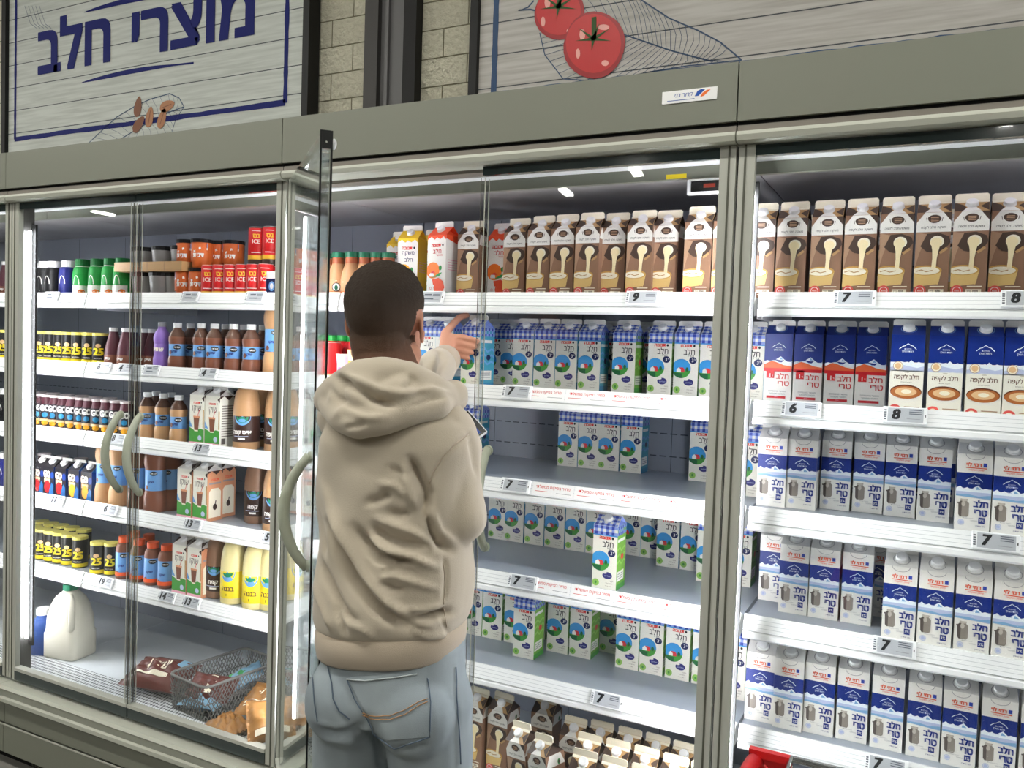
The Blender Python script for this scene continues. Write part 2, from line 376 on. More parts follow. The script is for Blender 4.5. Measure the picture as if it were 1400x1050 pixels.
CAB_LABEL = ['grey glass-door refrigerated cabinet at the far end of the run, mostly cut off',
             'grey refrigerated cabinet with both glass doors shut, chocolate drinks and milk jug inside',
             'grey refrigerated cabinet whose glass door is swung open beside the reaching person',
             'grey refrigerated cabinet stocked wholly with blue and brown cartons, past the centre post']
cabs = []
for i in range(4):
    x0, x1 = XM[i], XM[i+1]; xm = (x0+x1)/2
    root = empty('refrigerated_cabinet', (xm, 2.1, 0)); tag(root, CAB_LABEL[i], 'display fridge', 'refrigerated cabinets in one run'); cabs.append(root)
    e = 0.0015
    b = PB(); b.box(x0+e, x1-e, YB, YB+0.07, 0.15, 2.12, 'liner')
    a = Art(b, lambda u, v, l: (u, YB-l, v))
    for zt in SHELF_Z+[0.42]:
        for dz in (0.035, 0.105):
            u = x0+0.03
            while u < x1-0.04:
                a.rect(u, zt+dz, u+0.022, zt+dz+0.0035, 'slot_dark'); u += 0.032
    for u in np.arange(x0+0.31, x1-0.1, 0.31): a.rect(u, 0.33, u+0.002, 1.98, 'slot_dark')
    b.build('back_panel', root)
    b = PB(); b.box(x0+e, x1-e, 1.94, YB-0.001, 1.985, 2.12, 'liner_roof'); b.build('inner_roof', root)
    b = PB(); b.prism([(1.775, 2.165), (1.775, 2.042), (1.79, 2.042), (1.79, 2.12), (2.56, 2.12), (2.56, 2.165)][::-1], x0+e, x1-e, 'panel_grey'); b.build('header_panel', root)
    b = PB(); b.box(x0+e, x1-e, 1.785, 1.90, 2.034, 2.042, 'gap_black'); b.box(x0+e, x1-e, 1.782, 1.90, 2.020, 2.034, 'trim_brown')
    b.prism([(1.774, 2.020), (1.770, 2.012), (1.774, 2.001), (1.785, 1.998), (1.90, 1.998), (1.90, 2.020)][::-1], x0+e, x1-e, 'trim_light'); b.build('header_trim', root)
    b = PB(); b.box(x0+e, x1-e, 1.84, 1.90, 1.990, 1.998, 'trim_brown'); b.box(x0+e, x1-e, 1.885, 1.93, 1.988, 2.01, 'white_metal'); b.box(x0+e, x1-e, 1.925, 1.94, 1.960, 2.12, 'panel_grey'); b.build('canopy_lip', root)
    b = PB(); b.tube([(x0+0.06, 1.962, 1.974), (x1-0.06, 1.962, 1.974)], 0.009, 'led_canopy', 8); b.build('canopy_tube', root)
    b = PB(); b.box(x0-0.012, x0+0.012, 1.826, 1.872, 0.33, 1.998, 'steel_dark'); b.box(x0-0.004, x0+0.004, 1.820, 1.826, 0.33, 1.998, 'gap_black'); b.build('mullion', root)
    b = PB(); b.box(x0+0.0125, x0+0.036, 1.860, 1.868, 0.42, 1.93, 'steel_black'); b.build('light_channel', root)
    b = PB(); b.tube([(x0+0.026, 1.846, 0.45), (x0+0.026, 1.846, 1.905)], 0.0052, 'led', 8); b.build('led_tube', root)
    xs_ = x1-(0.09, 0.052, 0.022, 0.022)[i]
    b = PB(); b.tube([(xs_, 1.846, 0.45), (xs_, 1.846, 1.905)], 0.0065, 'led_fill', 8); b.build('led_tube', root)  # added fill tube, hidden behind the stile, evens the light on the shelves
    # bottom: deck pan, air grille, sill, panels
    b = PB(); b.box(x0+e, x1-e, 1.965, YB-0.001, 0.20, DECK_Z, 'deck_white'); b.build('deck_pan', root)
    b = PB(); b.box(x0+e, x1-e, 1.872, 1.964, 0.20, DECK_Z+0.004, 'air_grille'); b.box(x0+e, x1-e, 1.835, 1.871, 0.20, DECK_Z-0.006, 'stile'); b.build('air_grille', root)
    b = PB(); b.prism([(1.765, 0.305), (1.758, 0.296), (1.765, 0.287), (1.772, 0.285), (1.772, 0.262), (1.764, 0.258), (1.764, 0.245), (1.80, 0.245), (1.834, 0.29), (1.834, 0.305)][::-1], x0+e, x1-e, 'trim_light'); b.build('sill', root)
    b = PB(); b.box(x0+e, x1-e, 1.785, 2.50, 0.160, 0.2445, 'panel_grey'); b.build('fascia', root)
    b = PB(); b.box(x0+e, x1-e, 1.780, 2.50, 0.055, 0.1590, 'panel_grey'); b.box(x0+e, x1-e, 1.778, 1.785, 0.153, 0.159, 'trim_light'); b.build('lower_fascia', root)
    b = PB(); b.box(x0+e, x1-e, 1.83, 2.50, 0.0, 0.0545, 'gap_black')
    for u in np.arange(x0+0.1, x1-0.1, 0.016): b.box(u, u+0.006, 1.822, 1.831, 0.01, 0.05, 'panel_dark')
    b.build('plinth_grille', root)
    # shelves with their price rails
    ja, jb = (RAIL_JOINTS[i]+0.004, RAIL_JOINTS[i+1]-0.004)
    for k, zt in enumerate(SHELF_Z):
        b = PB(); b.box(ja, jb, 2.031, YB-0.002, zt-0.026, zt-0.011, 'shelf_metal'); b.box(ja, ja+0.003, 2.04, YB-0.002, zt-0.06, zt-0.026, 'white_metal'); b.box(jb-0.003, jb, 2.04, YB-0.002, zt-0.06, zt-0.026, 'white_metal')
        sh = b.build('shelf', root)
        b = PB(); b.prism([(y, zt+z) for y, z in RAIL], ja, jb, 'rail_white')
        a = Art(b, lambda u, v, l: (u, rail_pt(u, v, l)[1], zt+rail_pt(u, v, l)[2]))
        for vv in (0.010, 0.019, 0.028): a.rect(ja, vv+0.0007, jb, vv, 'tag_screen', 0.5) if False else a.mb.add([a.f(ja, vv+0.0008, 0.0001), a.f(jb, vv+0.0008, 0.0001), a.f(jb, vv, 0.0001), a.f(ja, vv, 0.0001)], [(0, 1, 2, 3)], 'tag_screen')
        b.build('price_rail', sh)
        if i == 2 and k in (1, 2, 3):
            u = -1.335 if k == 1 else -1.30
            tagx = {1: -1.105, 2: -1.082, 3: -1.05}[k]
            while u+0.118 < -0.40:
                if abs(u+0.058-tagx) > 0.085:
                    b = PB(); a = Art(b, lambda u, v, l: (u, rail_pt(u, -v, l)[1], zt+rail_pt(u, -v, l)[2]))
                    a.rect(u, -0.0335, u+0.118, -0.002, 'paper_white', 1)
                    a.text('מחיר בפיקוח ממשלתי', u+0.059, -0.0125, 0.011, 'ink_red', 2, 0.02, maxw=0.104)
                    a.rect(u+0.07, -0.0262, u+0.112, -0.0250, 'ink_grey', 2); a.rect(u+0.008, -0.0245, u+0.045, -0.0232, 'ink_red', 2)
                    b.build('printed_strip', sh)
                u += 0.121
    # doors: the first is hinged on this mullion, the second on the next
    w = (x1-x0)/2-0.004
    for hl in (True, False):
        d = empty('door'); d.parent = root
        d.location = ((x0+0.003 if hl else x1-0.003)-xm, 1.797-2.1, 0)
        if i == 2 and hl: d.rotation_euler.z = -math.radians(41.5)
        door_parts(d, w, hl, 0.028 if i == 3 else 0.0)
        if i == 2 and hl:
            b = MB()
            for z in (0.318, 1.9865): b.box(w-0.016, w+0.001, -0.002, 0.022, z, z+0.010, 'seal_black')
            b.box(w-0.001, w+0.0015, -0.003, 0.001, 0.318, 1.9965, 'seal_black'); b.box(w-0.001, w+0.0015, 0.0195, 0.0235, 0.318, 1.9965, 'seal_black')
            b.box(w+0.0005, w+0.002, 0.001, 0.0195, 1.958, 1.9965, 'seal_black'); b.ellipsoid((w+0.002, 0.010, 1.972), (0.002, 0.002, 0.002), 'trim_light', None, 8, 6)
            b.box(w-0.02, w+0.004, 0.024, 0.032, 0.86, 0.92, 'seal_black')
            b.ellipsoid((w-0.012, 0.028, 1.972), (0.010, 0.006, 0.012), 'white_metal', None, 12, 8); b.build('edge_seal', d)
        if i == 2 and not hl:
            b = MB(); b.box(-0.15, -0.105, -0.0008, -0.0002, 1.934, 1.944, 'yellow_sticker'); b.build('sticker', d)

# thermometer display under the canopy of the middle cabinet, maker's plate on its header
t = empty('thermometer_display', (-0.486, 1.925, 1.936)); tag(t, 'small white thermometer display with dark window under the canopy', 'thermometer')
b = MB(); b.rbox(-0.045, 0.045, -0.012, 0.0, -0.016, 0.020, 'white_metal', 0.003); b.build('housing', t)
b = MB(); b.box(-0.034, 0.030, -0.014, -0.012, -0.010, 0.014, 'gap_black'); mat('lcd_red', (120, 50, 40), 0.3); b.box(-0.005, 0.022, -0.0145, -0.014, -0.002, 0.007, 'lcd_red'); b.build('screen', t)
b = MB(); b.rbox(-0.060, 0.060, -0.0015, 0.0, -0.0135, 0.0135, 'paper_white', 0.0007); a = Art(b, lambda u, v, l: (u, -0.0015-l, v))
mat('logo_blue', (30, 80, 170), 0.4); mat('logo_orange', (240, 120, 50), 0.4)
a.text('קרור בני', -0.012, 0.001, 0.010, 'logo_blue', 1, 0.02, maxw=0.044, slant=0.2); a.rect(-0.048, -0.0085, 0.012, -0.0072, 'logo_blue', 1)
a.poly([(0.012, -0.003), (0.020, -0.003), (0.034, 0.009), (0.026, 0.011), (0.018, 0.008)], 'logo_blue', 1); a.poly([(0.024, -0.006), (0.032, -0.004), (0.046, 0.008), (0.038, 0.008), (0.028, 0.002)], 'logo_orange', 1)
o = b.build('maker_plate', None, (-0.495, 1.7745, 2.105)); tag(o, 'white maker plate with blue and orange swirl on the cabinet header', 'plate')

# ------------------------------------------------------------------ electronic price tags on the rails
TAGS = [(0, 2, 878, 413, '9'), (0, 3, 1168, 413, '7'), (0, 3, 1402, 414, '8'), (0, 2, 588, 412, ''), (0, 1, 69, 408, ''), (0, 1, 259, 408, ''), (0, 1, 348, 410, ''),
        (1, 2, 706, 540, '7'), (1, 3, 1095, 563, '6'), (1, 3, 1237, 573, '8'), (1, 1, 140, 501, '6'), (1, 1, 170, 504, '4'), (1, 1, 206, 507, ''), (1, 1, 284, 512, '4'),
        (2, 2, 704, 665, '7'), (2, 3, 1361, 750, '7'), (2, 1, 160, 602, '8'), (2, 1, 275, 616, '13'),
        (3, 2, 714, 799, '7'), (3, 3, 1222, 893, '7'), (3, 1, 77, 687, '11'), (3, 1, 149, 697, '6'), (3, 1, 263, 718, '13'), (3, 1, 371, 740, '5'),
        (4, 2, 829, 960, '7'), (4, 3, 1212, 1042, '7'), (4, 1, 42, 772, ''), (4, 1, 143, 793, '19'), (4, 1, 227, 813, '14'), (4, 1, 261, 821, '13')]
SHELF_NAME = ['top shelf', 'second shelf', 'third shelf', 'fourth shelf', 'bottom shelf']
BAY_NAME = ['far end cabinet', 'closed-door cabinet', 'middle cabinet', 'end cabinet']
seen = {}
for k, bay, px_, py_, digit in TAGS:
    zt = SHELF_Z[k]; X = at(px_, py_, 1.985)[0]
    root = empty('price_tag', (X, 1.992, zt-0.0155)); root.rotation_euler.x = -math.radians(20.3)
    big = 1.0 if bay > 1 else 0.92
    b = MB(); b.rbox(-0.044*big, 0.044*big, -0.007, -0.0012, -0.019, 0.019, 'tag_white', 0.002)
    b.box(0.0385*big, 0.0405*big, -0.0074, -0.007, -0.003, 0.002, 'ink_black')
    b.build('case', root)
    b = MB(); b.box(-0.034*big, 0.036*big, -0.0076, -0.007, -0.0155, 0.0155, 'tag_screen'); a = Art(b, lambda u, v, l: (u, -0.0076-l, v))
    if digit: a.text(digit, -0.017+0.004*(len(digit) > 1), 0.001, 0.022, 'ink_black', 1, 0.05, maxw=0.014*len(digit)+0.004, slant=0.15)
    else:
        a.rect(-0.020, 0.003, 0.004, 0.009, 'ink_soft'); a.rect(-0.020, -0.008, 0.012, -0.004, 'ink_soft')
    for vv in (0.011, 0.0065, 0.002): a.rect(0.008, vv, 0.032, vv+0.002, 'ink_soft')
    a.rect(0.004, -0.009, 0.030, -0.0075, 'ink_grey')
    b.build('screen', root)
    b = MB(); a = Art(b, lambda u, v, l: (u, -0.0071-l, v))
    for vv in (-0.012, -0.007, -0.002, 0.003, 0.008): a.rect(-0.0415*big, vv, -0.0365*big, vv+0.003, 'ink_soft')
    b.build('side_print', root)
    key = (bay, k, digit); n = seen[key] = seen.get(key, 0)+1
    what = f'price tag reading {digit}' if digit else 'illegible price tag'
    tag(root, f'{what} on the {SHELF_NAME[k]} rail, {BAY_NAME[bay]}', 'price tag', 'shelf price tags')
    root['_n'] = n
byk = {}
for o in [o for o in scene.objects if o.name.startswith('price_tag')]: byk.setdefault(o['label'], []).append(o)
ORD = ['first', 'second', 'third', 'fourth', 'fifth', 'sixth', 'seventh', 'eighth', 'ninth', 'tenth', 'eleventh', 'twelfth', 'thirteenth', 'fourteenth', 'fifteenth', 'sixteenth', 'seventeenth', 'eighteenth', 'nineteenth', 'twentieth']
for lab, L in byk.items():
    L.sort(key=lambda o: o.location.x)
    for q, o in enumerate(L):
        if len(L) > 1: o['label'] = f"{ORD[q]} from the left: {lab}"
        del o['_n']
# ------------------------------------------------------------------ printed signs above the cabinets
def planks_mat(name, c0, c1):
    m = bpy.data.materials.new(name); m.use_nodes = True; nt = m.node_tree; b = nt.nodes['Principled BSDF']; b.inputs['Roughness'].default_value = 0.6; b.inputs['Specular IOR Level'].default_value = 0.15
    tc = nt.nodes.new('ShaderNodeTexCoord'); mp = nt.nodes.new('ShaderNodeMapping'); mp.inputs['Scale'].default_value = (1.2, 1, 22)
    n = nt.nodes.new('ShaderNodeTexNoise'); n.inputs['Scale'].default_value = 3.0; n.inputs['Detail'].default_value = 6
    r = nt.nodes.new('ShaderNodeValToRGB'); r.color_ramp.elements[0].position = 0.35; r.color_ramp.elements[0].color = rgb(*c0); r.color_ramp.elements[1].position = 0.62; r.color_ramp.elements[1].color = rgb(*c1)
    nt.links.new(tc.outputs['Object'], mp.inputs[0]); nt.links.new(mp.outputs[0], n.inputs['Vector']); nt.links.new(n.outputs[0], r.inputs[0]); nt.links.new(r.outputs[0], b.inputs['Base Color']); MATS[name] = m
planks_mat('planks_pale', (186, 190, 184), (206, 210, 204)); planks_mat('planks_warm', (178, 174, 168), (198, 195, 190))
mat('frame_black', (20, 20, 20), 0.5); mat('sign_blue', (32, 38, 104), 0.5, spec=0.1); mat('sign_teal', (32, 66, 104), 0.4); mat('plank_line', (70, 74, 78), 0.5); mat('leaf_line', (64, 84, 112), 0.5); mat('leaf_pale', (110, 120, 135), 0.5)
mat('almond', (172, 120, 84), 0.5); mat('almond_dark', (128, 82, 58), 0.5); mat('tomato', (196, 26, 30), 0.35); mat('tomato_dark', (158, 16, 24), 0.35); mat('tomato_hi', (240, 170, 160), 0.4); mat('stalk', (52, 84, 36), 0.5)
YS = 2.79
def P(x, y): p = at(x, y, YS); return (p[0], p[2])
def sign(name, label, x0, x1, z0, z1, planks, zs, ring_x, ring_z, blue, draw):
    root = empty(name, ((x0+x1)/2, YS, z0)); tag(root, label, 'sign')
    b = PB(); b.box(x0+0.03, x1-0.03, YS+0.0005, YS+0.04, z0, z1, planks); a = Art(b, lambda u, v, l: (u, YS+0.0005-l*2, v))
    for z in zs: a.rect(x0+0.03, z-0.002, x1-0.03, z+0.002, 'plank_line', 1)
    draw(a); b.build('printed_board', root)
    b = PB()
    for xa, xb in ((x0, x0+0.034), (x1-0.034, x1)): b.box(xa, xb, YS-0.02, YS+0.05, z0, z1, 'frame_black')
    for za, zb in ((z0-0.03, z0), (z1, z1+0.03)): b.box(x0, x1, YS-0.02, YS+0.05, za, zb, 'frame_black')
    b.build('frame', root)

def rough_line(a, p, q, w, m, l=2, n=26, amp=0.004):
    rnd = random.Random(3); pts = []; ws = []
    for i in range(n+1):
        t = i/n; pts.append((p[0]+(q[0]-p[0])*t, p[1]+(q[1]-p[1])*t+rnd.uniform(-amp, amp)*0.4)); ws.append(w+rnd.uniform(-amp, amp))
    a.line(pts, ws, m, l)
def vein_leaf(a, top, bot, mid, m='leaf_line', n=14, w=0.003):
    """outline of a leaf between two edge polylines with hatching from the midrib"""
    a.line(top, w*1.6, m, 2); a.line(bot, w*1.3, m, 2); a.line(mid, w*1.6, m, 2)
    def pick(L, t):
        t *= len(L)-1; i = min(int(t), len(L)-2); f = t-i
        return (L[i][0]+(L[i+1][0]-L[i][0])*f, L[i][1]+(L[i+1][1]-L[i][1])*f)
    for k in range(1, n):
        t = k/n
        for E_ in (top, bot):
            p = pick(mid, t); q = pick(E_, min(1, t*0.94)); c = ((p[0]+q[0])/2+0.012, (p[1]+q[1])/2)
            a.line([p, c, q], w*0.55, m, 2)
def draw_dairy(a):
    bl = 'sign_blue'; x0, z0 = P(20, 190); x1, z1 = P(390, 141)
    zb = (z0+z1)/2
    rough_line(a, (x0, zb), (x1, zb), 0.024, bl); rough_line(a, (x0+0.004, zb), (x0+0.004, 3.7), 0.018, bl, amp=0.003); rough_line(a, (x1, zb), (x1, 3.7), 0.024, bl, amp=0.004)
    # two words, fitted to their places
    def word(t, u0, v0, u1, v1, bold):
        V, Fs = text2d(t); w, h = V.max(0); d = 0.011
        for i, (dx, dy) in enumerate(((-d, -d*0.8), (d, -d*0.8), (-d, d*0.8), (d, d*0.8), (0, 0), (-d, 0), (d, 0))):
            a.mb.add([a.f(u0+d+x/w*(u1-u0-2*d)+dx, v0+d+y/h*(v1-v0-2*d)+dy, 0.0012+0.00006*i) for x, y in V], Fs, bl)
    base = P(55, 103)[1]; hx = P(118, 30)[1]-P(118, 91)[1]
    ua, ub = P(52, 103)[0], P(151, 88)[0]
    word('חלב', ua, base, ub, base+hx*1.27, 0.05)
    ua, ub = P(180, 70)[0], P(348, 48)[0]
    word('מוצרי', ua, base+0.0, ub, base+hx, 0.05)
    def brush(p, q, bend, w):
        pts = []; ws = []
        for i in range(13):
            t = i/12; pts.append((p[0]+(q[0]-p[0])*t, p[1]+(q[1]-p[1])*t+bend*math.sin(math.pi*t))); ws.append(0.003+w*math.sin(math.pi*min(1, t*1.15))**0.7 if t < 0.87 else 0.004+w*0.25)
        a.line(pts, ws, bl, 2)
    brush(P(112, 113), P(265, 86), 0.012, 0.020); brush(P(115, 17), P(260, -8), 0.02, 0.022)
    top = [P(122, 195), P(140, 178), P(160, 160), P(185, 145), P(205, 136), P(232, 128), P(245, 134), P(252, 146)]
    bot = [P(122, 195), P(150, 193), P(185, 188), P(210, 186), P(235, 181), P(240, 165), P(248, 152), P(252, 146)]
    mid = [P(150, 200), P(172, 186), P(195, 172), P(215, 162), P(235, 152), P(252, 146)]
    vein_leaf(a, top, bot, mid, 'leaf_line', 16)
    for (x, y, r, ang, m) in ((189, 146, 1, 78, 'almond_dark'), (205, 160, 1, 78, 'almond'), (190, 170, 1, 40, 'almond_dark'), (222, 162, 1, 66, 'almond'), (229, 145, 1, 10, 'almond')):
        c = P(x, y); pts = []
        for k in range(16):
            t = 2*math.pi*k/16; u = 0.050*math.cos(t); v = 0.026*math.sin(t)*(1-0.25*math.cos(t)); q = math.radians(ang)
            pts.append((c[0]+u*math.cos(q)-v*math.sin(q), c[1]+u*math.sin(q)+v*math.cos(q)))
        a.poly(pts, m, 4); a.line([(c[0]-0.03*math.cos(q), c[1]-0.03*math.sin(q)), (c[0]+0.03*math.cos(q), c[1]+0.03*math.sin(q))], 0.004, 'almond_dark', 5)
    for k in range(5):
        c = P(34+5*k, 8); a.line([c, (c[0]+0.05, c[1]-0.10), (c[0]+0.10, c[1]-0.13)], 0.003, 'leaf_pale', 2)
dz = 0.1125*2.79/2.6
zl = [P(9, 184)[1]+dz*k for k in range(-2, 12)]
sign('dairy_sign', 'pale plank-printed sign with large blue lettering and almonds', P(6, 200)[0], P(424, 158)[0], 2.30, 3.76, 'planks_pale', zl, 0, 0, 'sign_blue', draw_dairy)
def draw_tomato(a):
    x0 = P(677, 60)[0]; rough_line(a, (x0, P(674, 127)[1]), (x0, 3.7), 0.024, 'sign_teal'); rough_line(a, (x0, P(674, 127)[1]), (1.2, P(674, 127)[1]), 0.008, 'sign_teal', n=60)
    top = [P(745, 12), P(790, -40), P(850, -20), P(880, 2), P(915, 25), P(955, 42), P(985, 58), P(1014, 82)]
    bot = [P(738, 45), P(745, 75), P(770, 108), P(830, 112), P(890, 98), P(940, 90), P(980, 86), P(1014, 82)]
    mid = [P(800, 30), P(855, 48), P(890, 60), P(920, 70), P(950, 78), P(975, 84)]
    vein_leaf(a, top, bot, mid, 'leaf_line', 26)
    a.line([P(730, 1), P(722, 10), P(709, 14), P(725, 13), P(740, 16)], 0.006, 'leaf_line', 2)
    for (x, y, rx, ry, l) in ((765, 18, 34, 37, 4), (813, 62, 42, 46, 7)):
        pts = [P(x+rx*math.cos(t*math.pi/14)*(1-0.05*math.sin(t*math.pi/7)), y+ry*math.sin(t*math.pi/14)) for t in range(28)][::-1]
        a.poly(pts, 'tomato_dark', l)
        a.poly([P(x+0.9*(rx*math.cos(t*math.pi/14))-1, y-2+0.88*ry*math.sin(t*math.pi/14)) for t in range(28)][::-1], 'tomato', l+1)
        for (dx, dy, r1, r2) in ((-16, -14, 4, 8), (13, -24, 8, 4), (15, 25, 5, 4), (-22, 12, 3, 7)):
            a.poly([P(x+dx+r1*math.cos(t*math.pi/6), y+dy+r2*math.sin(t*math.pi/6)) for t in range(12)][::-1], 'tomato_hi', l+2)
        for q in (20, 95, 160, 215, 290, 330):
            q = math.radians(q); c = (x-1, y-8)
            pts = [(c[0]-2.5*math.sin(q), c[1]+2.5*math.cos(q)), (c[0]+2.5*math.sin(q), c[1]-2.5*math.cos(q)), (c[0]+26*math.cos(q), c[1]+20*math.sin(q)-4)]
            pp = [P(*p_) for p_ in pts]
            ar = (pp[1][0]-pp[0][0])*(pp[2][1]-pp[0][1])-(pp[1][1]-pp[0][1])*(pp[2][0]-pp[0][0])
            a.poly(pp if ar > 0 else pp[::-1], 'stalk', l+3)
        a.line([P(x, y-8), P(x, y-38)], 0.018, 'stalk', l+3)
zl = [P(660, 122)[1]+dz*k for k in range(-2, 12)]
sign('vegetable_sign', 'pale plank-printed sign with two red tomatoes on a drawn leaf', P(643, 130)[0], 1.6, 2.30, 3.76, 'planks_warm', zl, 0, 0, 'sign_teal', draw_tomato)
# ------------------------------------------------------------------ packages: colours
def M_(n, *c, **k): mat(n, c, k.pop('rough', 0.38), **k)
M_('carton_white', 238, 236, 230); M_('carton_fin', 228, 226, 222); M_('carton_ivory', 236, 234, 222); M_('cap_white', 240, 240, 240, rough=0.3)
M_('navy', 22, 34, 86); M_('ink_violet', 52, 50, 118); M_('check_blue', 50, 72, 170); M_('check_mid', 140, 160, 222); M_('sky_blue', 60, 150, 215); M_('hill_green', 70, 150, 62); M_('hill_dark', 30, 98, 58); M_('roof_red', 216, 58, 66)
M_('side_teal', 66, 156, 184); M_('side_green', 116, 172, 62); M_('lime', 146, 196, 96); M_('brand_red', 226, 66, 62)
M_('coffee_brown', 146, 112, 90); M_('coffee_dark', 78, 62, 54); M_('coffee_tan', 190, 152, 104); M_('coffee_pale', 176, 142, 116); M_('milk_cream', 246, 230, 186); M_('cup_gold', 226, 192, 124); M_('cup_rim', 206, 160, 84); M_('foam', 244, 236, 214); M_('seal_red', 226, 90, 84)
M_('deep_blue', 18, 44, 126); M_('deep_blue2', 26, 64, 150); M_('mount_blue', 128, 172, 212); M_('mount_white', 232, 240, 248); M_('fire_orange', 230, 104, 60); M_('fire_red', 214, 34, 40); M_('red_text', 206, 48, 56); M_('levi_orange', 226, 92, 58)
M_('can_grey', 142, 134, 126); M_('can_dark', 92, 84, 80); M_('can_light', 190, 182, 172); M_('pale_blue', 186, 196, 226); M_('coffee_cup', 176, 104, 56); M_('coffee_crema', 226, 186, 140); M_('coffee_deep', 104, 56, 34)
M_('orange', 244, 124, 46); M_('orange_red', 236, 84, 48); M_('yellow', 240, 198, 50); M_('amber', 244, 172, 44); M_('leaf_green', 56, 146, 76)
M_('choc_brown', 122, 76, 58); M_('choc_dark', 60, 40, 34); M_('latte', 190, 148, 106); M_('label_blue', 108, 160, 216); M_('label_navy', 40, 74, 140); M_('clear_neck', 92, 66, 54, rough=0.2); M_('plastic_black', 24, 24, 26); M_('plastic_navy', 38, 44, 120); M_('plastic_green', 34, 150, 66); M_('plastic_green_dark', 22, 104, 50)
M_('grey_cup', 150, 148, 146); M_('cardboard', 190, 152, 104); M_('orange_cup', 220, 110, 52); M_('can_red', 216, 38, 40); M_('can_yellow', 240, 190, 60); M_('lid_yellow', 226, 214, 110); M_('pack_yellow', 238, 212, 40); M_('purple', 140, 108, 186); M_('wine', 84, 44, 54); M_('go_black', 34, 30, 38); M_('go_blue', 40, 130, 176); M_('pack_blue', 40, 110, 180); M_('vanilla', 234, 220, 160); M_('vanilla_label', 240, 216, 40); M_('cap_orange', 232, 92, 44); M_('jug', 230, 226, 210); M_('jug_cap', 30, 130, 96); M_('pink', 232, 170, 190); M_('glass_coffee', 176, 132, 94); M_('cap_green', 28, 96, 70); M_('rust', 152, 82, 52); M_('choco_side', 214, 150, 112); M_('text_brown', 96, 64, 50)

def carton(kind, w=0.0672, h=0.170, rise=0.022, fin=0.014):
    """gable-top carton standing on z=0, front towards -y; returns its mesh object and its cap"""
    b = MB(); W = w/2; art = CARTON_ART[kind]; c = art['c']
    e = 0.0012
    zt = h+rise
    V = lambda x, y, z: (x, y, z)
    # walls
    b.add([V(-W, -W, 0), V(W, -W, 0), V(W, -W, h), V(-W, -W, h)], [(0, 1, 2, 3)], c['front'])
    b.add([V(W, -W, 0), V(W, W, 0), V(W, W, h), V(W, -W, h)], [(0, 1, 2, 3)], c['side'])
    b.add([V(-W, W, 0), V(-W, -W, 0), V(-W, -W, h), V(-W, W, h)], [(0, 1, 2, 3)], c['side'])
    b.add([V(W, W, 0), V(-W, W, 0), V(-W, W, h), V(W, W, h)], [(0, 1, 2, 3)], c['front'])
    b.add([V(-W, -W, 0), V(-W, W, 0), V(W, W, 0), V(W, -W, 0)], [(0, 1, 2, 3)], c['front'])
    # gable: two slopes, folded-in ends, standing fin
    T = 0.0018; wi = W-0.001
    b.add([V(-W, -W, h), V(W, -W, h), V(wi, -T, zt), V(-wi, -T, zt)], [(0, 1, 2, 3)], c['roof'])
    b.add([V(W, W, h), V(-W, W, h), V(-wi, T, zt), V(wi, T, zt)], [(0, 1, 2, 3)], c['roof'])
    for s in (1, -1):
        A, B_, P_, t0, t1 = V(s*W, -W, h), V(s*W, W, h), V(s*(W-0.019), 0, h+rise*0.72), V(s*wi, -T, zt), V(s*wi, T, zt)
        tri = [(0, 1, 2), (0, 2, 3), (2, 1, 4), (3, 2, 4)]
        b.add([A, B_, P_, t0, t1], tri if s > 0 else [f[::-1] for f in tri], c['fold'])
    r = 0.004; zf = zt+fin
    b.add([V(-wi, -T, zt), V(wi, -T, zt), V(wi, -T, zf-r), V(wi-r, -T, zf), V(-wi+r, -T, zf), V(-wi, -T, zf-r)], [(0, 1, 2, 3, 4, 5)], c['fin'])
    b.add([V(-wi, T, zt), V(wi, T, zt), V(wi, T, zf-r), V(wi-r, T, zf), V(-wi+r, T, zf), V(-wi, T, zf-r)], [(5, 4, 3, 2, 1, 0)], c['fin'])
    q = [(-wi, zt), (-wi, zf-r), (-wi+r, zf), (wi-r, zf), (wi, zf-r), (wi, zt)]
    for (xa, za), (xb, zb) in zip(q[:-1], q[1:]):
        b.add([V(xa, -T, za), V(xb, -T, zb), V(xb, T, zb), V(xa, T, za)], [(0, 1, 2, 3)], c['fin'])
    # printing
    F = Art(b, lambda u, v, l: (u, -W-l, v))
    sl = math.hypot(W-T, rise); ny, nz = -rise/sl, (W-T)/sl
    def rf(u, v, l): t = v/sl; return (u, -W+(W-T)*t+ny*l, h+rise*t+nz*l)
    Rf = Art(b, rf); Sd = Art(b, lambda u, v, l: (W+l, u, v)); Sl = Art(b, lambda u, v, l: (-W-l, -u, v))
    Fn = Art(b, lambda u, v, l: (u, -T-l, v))
    art['draw'](F, Rf, Sd, Sl, Fn, W, h, sl, zt, zf)
    o = b.build(kind)
    cr = art.get('cap', 0.0115)
    cb = MB(); hh = 0.010; k = 0.62 if h > 0.18 else 0.62
    base = np.array(rf(0, sl*k, 0)); nrm = np.array([0, ny, nz]); ex = np.array([1.0, 0, 0]); ey = np.cross(nrm, ex)
    pr = [(cr*1.12, 0), (cr*1.12, 0.002), (cr, 0.0025), (cr, hh-0.0012), (cr-0.0014, hh)]
    cb.lathe(pr, art.get('capm', 'cap_white'), 16, smooth=False)
    cb.v = [tuple(base+ex*x+ey*y+nrm*z) for x, y, z in cb.v]
    cb.build('cap', o)
    return o

